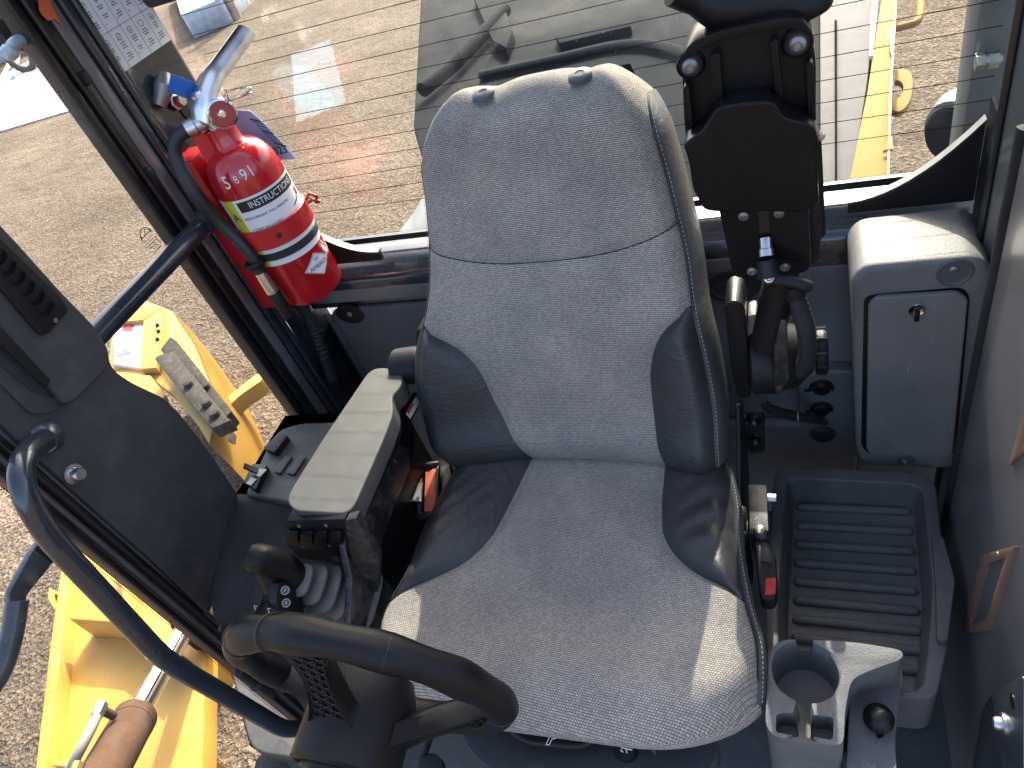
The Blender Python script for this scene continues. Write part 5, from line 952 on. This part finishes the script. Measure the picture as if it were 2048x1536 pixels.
# clamping lever
p0 = U(1532, 498, 'Y', YF - .004); bm = new(); lathe(bm, [(.007, -.012), (.007, .0), (.0085, .001), (.0085, .009), (.006, .010)], p0, N((.05, -.7, -.7)), 18); obj('clamp_stud', bm, M['steel'], pod)
k0, k1, k2 = U(1532, 518, 'Y', YF - .012), U(1538, 556, 'Y', YF - .02), U(1622, 574, 'Y', YF - .02)
bm = new(); tube(bm, [k0, (k0 + k1) / 2, k1 + np.array([0, 0, .002])], [.010, .0115, .0125], 16); tube(bm, smooth_path([k1, (k1 + k2) / 2 + np.array([0, 0, .002]), k2], 5), [.0115, .0105, .0095, .009, .0085, .0085, .0085, .0085, .0085, .0085, .007], 14, flat=.8); cl2 = obj('clamp_lever', bm, M['blk'], pod)
bm = new(); lathe(bm, [(.0022, .011), (.0034, .0125), (.0055, .0115), (.006, .008)], k1, N(CAM - k1), 14); obj('lever_screw', bm, M['alu'], cl2)
# support tube, ribbed cable sleeve, pivot drum, knob
bm = new(); tube(bm, [U(1565, 545, 'Y', YF + .02), U(1532, 690, 'Y', YF + .02)], .020, 20); obj('support_tube', bm, M['black'], pod)
cp_ = smooth_path([U(1575, 520, 'Y', .30), U(1588, 580, 'Y', .285), U(1612, 660, 'Y', .275), U(1613, 720, 'Y', .28), U(1592, 748, 'Y', .30)], 16)
bm = new(); tube(bm, cp_, [.0105 + .0012 * (k % 2) for k in range(len(cp_))], 12); obj('cable_sleeve', bm, M['rub'], pod)
bm = new(); tube(bm, [U(1583, 566, 'Y', .283), U(1590, 590, 'Y', .282)], .0135, 16); obj('sleeve_clamp', bm, M['blk'], pod)
pv = U(1500, 712, 'Y', .33)
bm = new(); prism(bm, fil(q([(1448, 612), (1462, 603), (1480, 604), (1490, 620), (1500, 760), (1502, 796), (1478, 800), (1462, 740)], .30), .007, 4), (0, .055, 0)); bev(bm, .004, 3); obj('pivot_arm', bm, M['black'], pod)
bm = new(); lathe(bm, [(0, 0), (.046, 0), (.052, .004), (.052, .036), (.047, .042), (.044, .058), (.030, .072), (.022, .080), (0, .080)], U(1502, 715, 'Y', .325), (1, 0, 0), 36); obj('pivot_drum', bm, M['blk'], pod, smooth=40)
bm = new(); lathe(bm, [(.010, -.018), (.010, 0), (.030, .0), (.032, .003), (.032, .012), (.029, .016), (0, .017)], U(1630, 702, 'Y', .325), (1, 0, 0), 30); obj('hand_knob', bm, M['wheel'], pod)
bm = new(); prism(bm, fil(UP([(1496, 632), (1512, 628), (1516, 650), (1510, 720), (1498, 724), (1492, 690)], 'Y', .318), .003, 2), (0, .03, 0)); bev(bm, .002); obj('clamp_casting', bm, pm('sunlit_cast', (.30, .28, .25), .6, .2, dust=.3), pod)  # pale alloy here and scuffed flange below stand in for sunlit metal
bm = new(); prism(bm, fil(UP([(1548, 640), (1572, 640), (1578, 760), (1556, 790), (1548, 770)], 'Y', .272), .004, 3), (0, .04, 0)); bev(bm, .004, 2); obj('drum_flange', bm, M['scuff'], pod)
for k in range(10):
    a_ = 2 * math.pi * k / 10; c_ = U(1630, 702, 'Y', .325) + np.array([.008, .0315 * math.cos(a_), .0315 * math.sin(a_)]); bm = new(); tube(bm, [c_ + np.array([-.006, 0, 0]), c_ + np.array([.006, 0, 0])], .0022, 6); obj('knob_grip', bm, M['blk'], pod)
p = U(1577, 620, 'Y', .30); bm = new(); lathe(bm, [(0, .008), (.007, .008), (.007, -.01)], p, (1, -.3, .2), 6); obj('hex_bolt', bm, M['steel'], pod)
wl = thing('wiring_loom', 'short taped cable with zip tie running to the sockets', 'cable', U(1540, 810, 'Y', .40))
bm = new(); tube(bm, smooth_path([U(1525, 800, 'Y', .37), U(1540, 818, 'Y', .39), U(1580, 830, 'Y', .42), U(1625, 838, 'Y', .45), U(1650, 845, 'Y', .49)], 8), [.007] * 8 + [.0085] * 16 + [.0085 - .0004 * k for k in range(9)], 12); obj('sleeve', bm, M['rub'], wl)
bm = new(); c_ = U(1596, 833, 'Y', .427); tube(bm, [c_ + np.array([0, .010 * math.cos(q_), .010 * math.sin(q_)]) for q_ in np.linspace(0, 6.28, 15)[:-1]], .0014, 6, closed=True); obj('zip_tie', bm, M['dkst'], wl)
# ================================================================== door
dr = thing('cab_door', 'brownish grey steel cab door edge with recessed slot frames at the right', 'door', (XR + .02, .1, 0))
bm = new(); prism(bm, fil([(XR, .318, -.05), (XR, -.13, -.05), (XR + .05, -.13, -.05), (XR + .05, .318, -.05)], .008, 3), (0, 0, .99)); obj('panel', bm, M['door'], dr)
bm = new(); prism(bm, fil([(XR - .006, .330, -.04), (XR + .006, .334, -.04), (XR + .02, .319, -.04), (XR - .002, .319, -.04)], .003, 2), (0, 0, .97)); obj('edge_seal', bm, M['rub'], dr)
po = UP([(1964, 1109), (2031, 1091), (1977, 1260), (1921, 1266)], 'X', XR - .004); pi_ = UP([(1974, 1126), (2011, 1115), (1971, 1240), (1941, 1250)], 'X', XR - .004)
ofs = U(2014, 941, 'X', XR) - U(1921, 1266, 'X', XR)
for k in range(2):
    sh = ofs * k; bm = new(); ringplate(bm, fil([p + sh for p in po], .005, 3), fil([p + sh for p in pi_], .003, 3), (.010, 0, 0)); bev(bm, .0012); sf = obj('slot_frame', bm, M['brown'], dr)
    bm = new(); prism(bm, [p + sh + np.array([.0035, 0, 0]) for p in fil(pi_, .003, 3)], (.0002, 0, 0)); obj('slot_insert', bm, M['socket'], sf, smooth=0)
    bm = new(); c_ = (po[0] + po[1]) / 2 * .86 + (po[2] + po[3]) / 2 * .14 + sh; lathe(bm, [(0, .002), (.003, .001), (.0035, -.001)], po[0] * .45 + po[1] * .55 + np.array([0, 0, -.009]) + sh, (-1, 0, 0), 10); obj('screw', bm, M['dkst'], sf)
bm = new(); prism(bm, fil(UP([(2060, 1350), (1998, 1385), (1975, 1420), (1950, 1560), (2060, 1560)], 'X', XR - .003), .01, 4), (-.006, 0, 0)); bev(bm, .003, 2); lr = obj('lower_reinforcement', bm, M['paintd'], dr)
p = U(2008, 1448, 'X', XR - .010); bm = new(); lathe(bm, [(0, .010), (.006, .010), (.0075, .007), (.0075, .003), (.012, .002), (.012, -.002)], p, (-1, 0, 0), 12); obj('flange_bolt', bm, M['steel'], lr)
p = U(2025, 1402, 'X', XR - .0092); bm = new(); lathe(bm, [(0, .0006), (.008, .0006), (.008, -.001)], p, (-1, 0, 0), 16); obj('bolt_hole', bm, M['seal'], lr)
bm = new(); a_, b_ = U(1894, 1045, 'Y', .34), U(1886, 1110, 'Y', .34); tube(bm, [a_, b_], .005, 10); lathe(bm, [(0, .006), (.009, .004), (.009, -.004), (0, -.006)], a_, (0, 0, 1), 14); obj('door_pin', bm, M['dkst'], dr)
# pedal-like lever on the floor
pd = thing('floor_lever', 'short black lever with rubber pad on the floor beside the seat base', 'lever', U(860, 1520, 'Z', .1))
bm = new(); tube(bm, [U(870, 1440, 'Z', .25), U(850, 1505, 'Z', .17)], .006, 10); obj('stem', bm, M['black'], pd)
bm = new(); prism(bm, fil(UP([(838, 1508), (870, 1505), (884, 1520), (882, 1550), (835, 1550)], 'Z', .17), .006, 3), (0, 0, -.02)); bev(bm, .003); obj('pad', bm, M['rub'], pd)
# ================================================================== outside: engine hood behind the window
hd = thing('engine_hood', 'dark engine hood with yellow side panel seen through the rear window', 'engine hood', (-.2, 2.4, GZ))
ZHd = .22
L0, L1 = U(826, 255, 'Z', ZHd), U(842, -10, 'Z', ZHd); R0_, R1_ = U(1640, 400, 'Z', ZHd), U(1640, -10, 'Z', ZHd)
bm = new(); prism(bm, fil([L0, L1 + (L1 - L0) * .5, (R1_ + (R1_ - R0_) * .8), R0_, np.array([-.75, R0_[1], ZHd])], .06, 4), (0, 0, -.75)); bev(bm, .03, 3, 40); obj('hood_top', bm, M['hood'], hd, smooth=50)
def slab(nm, pix, z, h, m, b=.006, par=hd):
    bm = new(); prism(bm, UP(pix, 'Z', z), (0, 0, -h)); bev(bm, b, 2, 40); return obj(nm, bm, m, par)
slab('reflected_bar', [(945, -10), (1000, -10), (1025, 60), (1012, 95), (985, 80)], ZHd + .06, .06, M['hood']); slab('reflected_bar', [(1110, 70), (1260, 40), (1262, 52), (1118, 86)], ZHd + .04, .04, M['hood'])  # dark shapes mirrored in the rear glass, built as relief on the hood
bm = new(); tube(bm, bendpath(UP([(845, 180), (910, 128), (960, 75), (1010, 20)], 'Z', ZHd + .05), .2), .035, 12); obj('reflected_arc', bm, M['hood'], hd)  # arc mirrored in the glass, built as a solid tube
bm = new(); tube(bm, smooth_path(UP([(960, 150), (1100, 120), (1240, 90), (1330, 95), (1420, 130)], 'Z', ZHd + .02), 8), .03, 10, flat=.6); obj('reflected_curve', bm, M['hood'], hd)  # curve mirrored in the glass, built as a flattened tube
slab('grey_reflection_strip', [(1640, 400), (1700, 392), (1735, 160), (1752, -10), (1640, -10)], ZHd - .01, .6, M['greyp'])  # greyish reflection along the hood edge, coloured in as a solid strip
slab('white_stripe', [(1738, 110), (1746, 110), (1757, -10), (1744, -10)], ZHd + .004, .02, M['white'], .002); slab('dark_groove', [(1670, 400), (1674, 400), (1674, 40), (1669, 40)], ZHd + .002, .02, M['wire'], .0005)
slab('yellow_side_panel', [(1690, 400), (1778, 385), (1784, 180), (1794, -10), (1764, -10), (1735, 180)], ZHd - .004, .9, M['ypane'])
slab('panel_edge', [(1773, 385), (1778, 385), (1784, 180), (1795, -10), (1790, -10), (1778, 180)], ZHd + .012, .03, M['yellow'], .002)
slab('side_vent', [(1779, 62), (1786, 50), (1788, 92), (1784, 112), (1780, 95)], ZHd + .02, .03, M['seal'], .001)
bm = new(); tube(bm, bendpath(UP([(1788, 58), (1812, 52), (1838, 44), (1842, 20), (1842, -20)], 'Z', ZHd - .08), .06), .013, 14); obj('grab_handle', bm, M['ypane'], hd)
c0 = smooth_path(UP([(1790, 140), (1808, 138), (1822, 146), (1825, 175), (1818, 205), (1800, 222), (1784, 220)], 'Z', ZHd - .08), 4); c1 = smooth_path(UP([(1790, 160), (1800, 162), (1806, 170), (1806, 180), (1802, 190), (1795, 196), (1788, 198)], 'Z', ZHd - .08), 4)
bm = new(); ringplate(bm, c0, c1, (0, 0, -.02)); bev(bm, .003); obj('lifting_eye', bm, M['ypane'], hd, smooth=60)
bm = new(); tube(bm, UP([(1766, 302), (1782, 300), (1780, 275)], 'Z', ZHd + .01), .006, 8); obj('latch', bm, M['yellow'], hd)
mr = thing('rear_work_lamp', 'grey rounded work lamp outside the window behind the right gusset', 'lamp', U(1910, 300, 'Y', .85))
pm_ = U(1905, 265, 'Y', .85); bm = new(); lathe(bm, [(0, -.01), (.05, -.01), (.062, .0), (.064, .03), (.05, .06), (0, .07)], pm_, N((.3, .5, .1)), 26, sx=.75); obj('lamp_shell', bm, M['post'], mr)
bm = new(); lathe(bm, [(0, -.014), (.052, -.013), (.056, -.008)], pm_, N((.3, .5, .1)), 24, sx=.75); obj('lamp_lens', bm, M['hood'], mr)
bm = new(); tube(bm, [pm_ + np.array([0, .02, -.03]), pm_ + np.array([.05, -.06, -.25]), pm_ + np.array([.05, -.10, -.45])], .02, 10); obj('lamp_stalk', bm, M['post'], mr)
slb = None
# pale body corner low beside the hood
fn = thing('rear_fender', 'pale grey fender corner beside the dark hood behind the seat shoulder', 'fender', U(820, 450, 'Z', -.2))
bm = new(); prism(bm, fil(UP([(848, 385), (870, 385), (880, 540), (770, 540), (792, 470), (830, 420)], 'Z', -.1), .04, 3), (0, 0, -.5)); bev(bm, .02, 2); obj('fender_shell', bm, M['post'], fn)
# ================================================================== yellow bucket with bolt-on edges on the yard
g = lambda u, v, z=GZ: U(u, v, 'Z', z)
bu = thing('loader_bucket', 'yellow bucket with worn black cutting edges lying on the gravel yard', 'bucket', g(330, 760))
def wall(pix_base, h, nm, m, par, th=.04):
    P = UP(pix_base, 'Z', GZ); bm = new()
    for a, b_ in zip(P, P[1:]):
        d = N((b_ - a)); nrm_ = np.array([-d[1], d[0], 0]) * th; prism(bm, [a, b_, b_ + nrm_, a + nrm_], (0, 0, h))
    return obj(nm, bm, m, par)
zt = GZ + .55
top = lambda L_, z=zt: UP(L_, 'Z', z)
bm = new(); o_ = top([(290, 600), (345, 622), (390, 690), (418, 760), (425, 860), (418, 888), (395, 850), (345, 790), (310, 762), (250, 745), (215, 735), (225, 650)]); prism(bm, o_, (0, 0, -.06)); bev(bm, .012, 2); obj('back_shell', bm, M['yellow'], bu)
bm = new(); P = top([(345, 622), (392, 690), (420, 760), (427, 860), (419, 890)]); V = [[bm.verts.new(p + np.array([0, 0, dz_]) + np.array([.12, -.05, 0]) * k_) for k_, dz_ in ((0, 0), (.6, -.15), (.9, -.32), (.8, -.54))] for p in P]
for A, B in zip(V, V[1:]):
    for i in range(3): face(bm, (A[i], A[i + 1], B[i + 1], B[i]))
bmesh.ops.solidify(bm, geom=bm.faces[:], thickness=.03); obj('curved_skin', bm, M['yellow'], bu)
bm = new(); prism(bm, top([(225, 655), (250, 640), (290, 650), (283, 735), (228, 728)], zt + .03), (0, 0, -.03)); wl_ = obj('white_plate', bm, M['white'], bu)
bm = new(); prism(bm, top([(248, 644), (268, 646), (264, 662), (245, 660)], zt + .034), (0, 0, -.004)); obj('warning_print', bm, M['inkr'], wl_, smooth=0)
bm = new(); prism(bm, top([(240, 704), (250, 694), (262, 706), (250, 708), (232, 712)], zt + .034), (0, 0, -.004)); obj('grey_print_mark', bm, M['inkg'], wl_, smooth=0)  # flat grey mark on the white plate
bm = new(); prism(bm, top([(288, 618), (322, 612), (325, 640), (312, 735), (280, 738)], zt + .06), (0, 0, -.06)); bev(bm, .01); obj('mount_web', bm, M['yellow'], bu)
bm = new(); prism(bm, top([(225, 645), (290, 604), (322, 616), (285, 640)], zt + .065), (0, 0, -.05)); bev(bm, .008); obj('mount_web', bm, M['yellow'], bu)
bm = new(); prism(bm, top([(228, 742), (300, 750), (330, 790), (322, 800), (232, 752)], zt + .03), (0, 0, -.05)); bev(bm, .008); obj('lower_web', bm, M['yellow'], bu)
for (u, v) in ((316, 652), (318, 664), (316, 680)): bm = new(); lathe(bm, [(0, .02), (.012, .018), (.014, 0)], U(u, v, 'Z', zt + .06), (0, 0, 1), 8); obj('bolt', bm, M['edge'], bu)
def cut(pix, z, th):
    bm = new(); prism(bm, UP(pix, 'Z', z), (0, 0, -th)); bev(bm, .01, 2); o = obj('cutting_edge', bm, M['edge'], bu); return o
e1_ = cut([(320, 698), (340, 672), (352, 680), (440, 792), (462, 822), (448, 838), (424, 818)], zt + .10, .10); e2_ = cut([(308, 716), (316, 710), (346, 702), (452, 832), (462, 840), (425, 856), (418, 852)], zt + .18, .08)
for o_, L_, z_ in ((e1_, [(366, 742), (412, 775)], zt + .105), (e2_, [(378, 770), (414, 808), (430, 830)], zt + .185)):
    for (u, v) in L_: bm = new(); lathe(bm, [(0, .03), (.025, .022), (.03, 0)], U(u, v, 'Z', z_), (0, 0, 1), 10); obj('plow_bolt', bm, M['edge'], o_)
bm = new(); prism(bm, top([(424, 860), (458, 850), (460, 880), (424, 888)], zt - .1), (0, 0, -.3)); bev(bm, .02); obj('end_bit', bm, M['edge'], bu)
bm = new(); prism(bm, top([(440, 800), (470, 778), (512, 745), (530, 742), (520, 762), (480, 790), (450, 818)], zt - .15), (0, 0, -.12)); bev(bm, .03, 2); obj('wear_shoe', bm, M['yellow'], bu)
# ================================================================== yellow blade frame with hydraulic cylinder
bf = thing('blade_frame', 'large yellow ribbed blade frame below the handrail', 'blade', g(250, 1300))
zb_ = -.95
fl_ = lambda L_, z=zb_: UP(L_, 'Z', z)
bm = new(); prism(bm, fl_([(150, 1070), (235, 1050), (412, 1250), (408, 1400), (402, 1620), (70, 1620), (110, 1300)]), (0, 0, -.10)); bev(bm, .01, 2); obj('blade_plate', bm, M['yellow'], bf)
bm = new(); prism(bm, fl_([(128, 1090), (142, 1082), (122, 1300), (80, 1620), (60, 1620), (98, 1300)], zb_ + .08), (0, 0, -.18)); bev(bm, .012, 2); obj('edge_rail', bm, M['yellow'], bf)
bm = new(); prism(bm, fl_([(140, 1228), (262, 1236), (340, 1290), (338, 1300), (258, 1246), (138, 1238)], zb_ + .16), (0, 0, -.16)); bev(bm, .006); obj('cross_gusset', bm, M['yellow'], bf)
bm = new(); prism(bm, fl_([(232, 1060), (246, 1058), (262, 1236), (248, 1236)], zb_ + .10), (0, 0, -.10)); bev(bm, .006); obj('rib', bm, M['yellow'], bf)
bm = new(); prism(bm, fl_([(105, 1520), (240, 1528), (238, 1540), (103, 1532)], zb_ + .10), (0, 0, -.10)); bev(bm, .006); obj('cross_rib', bm, M['yellow'], bf)
c0 = fl_([(128, 1188), (112, 1182), (98, 1176), (95, 1196), (105, 1214), (122, 1232)], zb_ + .02); c1 = fl_([(122, 1196), (116, 1190), (109, 1188), (107, 1196), (112, 1206), (120, 1212)], zb_ + .02); bm = new(); ringplate(bm, c0, c1, (0, 0, -.03)); bev(bm, .004); obj('tie_eye', bm, M['yellow'], bf)
bm = new(); prism(bm, fl_([(352, 1195), (395, 1205), (398, 1265), (352, 1275)], zb_ + .14), (0, 0, -.14)); bev(bm, .03, 3); obj('rod_lug', bm, M['rust'], bf)
for (u0, v0, u1, v1) in ((105, 1600, 128, 1430),): pass
# standing legs so that the frame rests on the yard
for (u, v) in ((170, 1140), (340, 1270), (150, 1480), (300, 1480)):
    p = U(u, v, 'Z', zb_ - .10); bm = new(); prism(bm, [p + np.array([-.05, -.05, 0]), p + np.array([.05, -.05, 0]), p + np.array([.05, .05, 0]), p + np.array([-.05, .05, 0])], (0, 0, GZ - zb_ + .10)); obj('stand', bm, M['yellow'], bf)
hc_ = thing('hydraulic_cylinder', 'rusty hydraulic cylinder with chrome rod lying across the yellow blade', 'hydraulic cylinder', g(260, 1450))
A0, A1, A2 = U(385, 1232, 'Z', zb_ + .14), U(270, 1436, 'Z', zb_ + .34), U(190, 1580, 'Z', zb_ + .50)
bm = new(); tube(bm, [A0, A1], .038, 22); obj('chrome_rod', bm, M['chrome'], hc_)
d_ = N(A2 - A1); bm = new(); tube(bm, [A1 - d_ * .03, A1, A1 + d_ * .02, A2, A2 + d_ * .4], [.048, .064, .068, .068, .068], 26); obj('barrel', bm, M['rust'], hc_)
bm = new(); tube(bm, [A1 + d_ * .0, A1 + d_ * .04], .0695, 26); obj('gland_ring', bm, M['rust'], hc_)
bm = new(); tube(bm, [A0 - d_ * .05, A0 + d_ * .03], [.085, .08], 16); obj('rod_eye', bm, M['rust'], hc_)
f0, f1, f2 = U(228, 1432, 'Z', zb_ + .46), U(200, 1418, 'Z', zb_ + .52), U(180, 1462, 'Z', zb_ + .55)
bm = new(); tube(bm, [f0, f1], .014, 10); obj('port_elbow', bm, M['rust'], hc_)
bm = new(); tube(bm, [f1 + (f1 - f2) * .2, f1 + (f2 - f1) * .35], .019, 6); obj('hose_nut', bm, M['steel'], hc_)
bm = new(); tube(bm, smooth_path([f1 + (f2 - f1) * .3, f2, U(155, 1510, 'Z', zb_ + .55), U(118, 1580, 'Z', zb_ + .5)], 6), .015, 12); obj('hose', bm, pm('grey_hose', (.22, .22, .19), .7), hc_)
bm = new(); tube(bm, [U(158, 1525, 'Z', zb_ + .58), U(140, 1570, 'Z', zb_ + .58)], .018, 8); obj('hose_end', bm, pm('brass', (.35, .25, .10), .4, .7), hc_)
# ================================================================== tyre and fender
tf = thing('fendered_wheel', 'flat dusty grey fender over a lugged tyre at lower left', 'wheel', g(560, 1500))
ZFd = -.35
tc = U(640, 1600, 'Z', ZFd - .12); bm = new(); ax_t = N((.97, .25, 0))
Rr = float(tc[2] - GZ)
def fpix(L_, z): return UP(L_, 'Z', z)
cz_ = GZ + .70; tcx = np.array([-.95, .44, GZ + .62])
bm = new(); lathe(bm, [(.28, -.20), (.48, -.23), (.55, -.19), (.57, -.1), (.57, .1), (.55, .19), (.48, .23), (.28, .20)], tcx, (1, 0, 0), 56); ty_ = obj('tyre', bm, M['tyre'], tf, smooth=40)
for k in range(26):
    a_ = 2 * math.pi * k / 26
    for sd_ in (-1, 1):
        a2 = a_ + (.12 if sd_ > 0 else 0); c_ = tcx + np.array([sd_ * .12, math.cos(a2) * .575, math.sin(a2) * .575]); bm = new(); box(bm, c_, (.21, .07, .05), (Matrix.Rotation(a2 - math.pi / 2, 3, 'X') @ Matrix.Rotation(sd_ * .45, 3, 'Z'))); bev(bm, .008); obj('lug', bm, M['tyre'], ty_)
fd = tf
bm = new(); prism(bm, fil(UP([(448, 1308), (470, 1370), (486, 1440), (500, 1492), (525, 1508), (620, 1520), (700, 1560), (760, 1400), (640, 1330), (560, 1290)], 'Z', ZFd), .03, 4), (0, 0, -.03)); bev(bm, .01, 3); obj('fender_top', bm, M['fender'], fd)
bm = new(); P = UP([(448, 1308), (470, 1370), (486, 1440), (500, 1492), (525, 1508), (620, 1520), (700, 1560)], 'Z', ZFd - .028); grid(bm, [P, [p + np.array([0, 0, -.05]) for p in P]]); bmesh.ops.solidify(bm, geom=bm.faces[:], thickness=.012); obj('fender_skirt', bm, M['fender'], fd)
# ================================================================== far yard edge
bm = new(); P = UP([(-200, 180), (-200, 420), (0, 262), (120, 228), (230, 190), (560, 20), (500, -60), (300, -60), (110, 88), (0, 150)], 'Z', GZ + .004)
def concrete():
    m = pm('pale_concrete', (.50, .47, .42), .85, var=.12, vs=2, dust=.3, dcol=(.36, .32, .27)); return m
bm = new(); P = UP([(-120, 330), (0, 262), (120, 226), (200, 205), (330, 150), (250, 60), (130, 88), (60, 120), (-120, 220)], 'Z', GZ + .03); prism(bm, P, (0, 0, -.1)); struct('concrete_slab', bm, concrete(), smooth=0)
tk = thing('steel_trough', 'pale blue galvanised trough on the yard at the top left', 'trough', g(420, 20))
bm = new(); prism(bm, fil(UP([(362, 30), (440, -2), (480, -40), (340, -40)], 'Z', GZ + .5), .1, 3), (0, 0, -.5)); bev(bm, .03); obj('tank_shell', bm, M['tank'], tk)
wp = thing('wooden_post', 'short weathered wooden post standing by the trough at the top', 'post', g(468, 40))
p = g(468, 40); bm = new(); prism(bm, fil([p + np.array([-.14, -.14, 0]), p + np.array([.14, -.14, 0]), p + np.array([.14, .14, 0]), p + np.array([-.14, .14, 0])], .05, 3), (0, 0, 1.3)); obj('post_shaft', bm, M['wood'], wp)
gt = thing('pipe_gate', 'bent grey pipe rack standing on the yard at the far left', 'pipe rack', g(30, 140))
for a_ in ((0, 175, 22, 130), (30, 160, 40, 110)):
    p0, p1 = g(a_[0], a_[1]), g(a_[2], a_[3]); bm = new(); tube(bm, bendpath([p0 + np.array([0, 0, .05]), p1 + np.array([0, 0, .05]), p1 + np.array([0, 0, 1.5]), p0 + np.array([0, 0, 1.8])], .4), .06, 10); obj('pipe', bm, M['tank'], gt)
bm = new(); c_ = g(55, 146) + np.array([0, 0, .5]); tube(bm, [c_ + np.array([.45 * math.cos(q_), .1, .45 * math.sin(q_)]) for q_ in np.linspace(0, 6.28, 25)[:-1]], .09, 10, closed=True); obj('wheel', bm, M['tyre'], gt)
wt = thing('water_tank', 'pale blue shed wall standing beyond the concrete slab at far left', 'tank', g(60, 60))
bm = new(); P = UP([(-140, 190), (150, 60), (150, 0), (-140, 100)], 'Z', GZ); prism(bm, P, (0, 0, 1.2)); obj('wall', bm, M['tank'], wt, smooth=0)
# black lamp bracket at the upper left inside the glass, with orange plate
lb = thing('work_light_bracket', 'black work light bracket outside the side glass at top left corner', 'bracket', U(70, 60, 'X', XL - .05))
bm = new(); prism(bm, fil(UP([(10, -40), (62, -40), (80, 20), (95, 70), (80, 92), (45, 72), (20, 30)], 'X', XL - .04), .006, 3), (-.05, 0, 0)); bev(bm, .004); obj('housing', bm, M['seal'], lb)
bm = new(); prism(bm, fil(UP([(30, 88), (58, 80), (72, 92), (55, 105), (38, 100)], 'X', XL - .05), .004, 3), (-.03, 0, 0)); bev(bm, .003); obj('base_block', bm, M['strip'], lb)
bm = new(); tube(bm, smooth_path(UP([(48, 78), (28, 88), (22, 102), (8, 110)], 'X', XL - .03), 4), [.008] * 8 + [.010, .011, .010, .009, .006], 12); obj('latch_tail', bm, M['tank'], lb)
bm = new(); prism(bm, UP([(-20, 60), (10, 30), (36, 72), (20, 88), (-20, 40)], 'X', XL - .06), (-.02, 0, 0)); obj('side_wing', bm, M['blk'], lb)
op = thing('orange_strip', 'torn orange reflective strip on the window post at top left', 'strip', U(100, 30, 'X', XL + .0))
bm = new(); prism(bm, UP([(76, -10), (92, -10), (128, 62), (118, 46), (108, 38), (96, 42), (84, 30), (78, 20)], 'X', XL + .0), (.0012, 0, 0)); obj('tape', bm, M['orangep'], op, smooth=0)
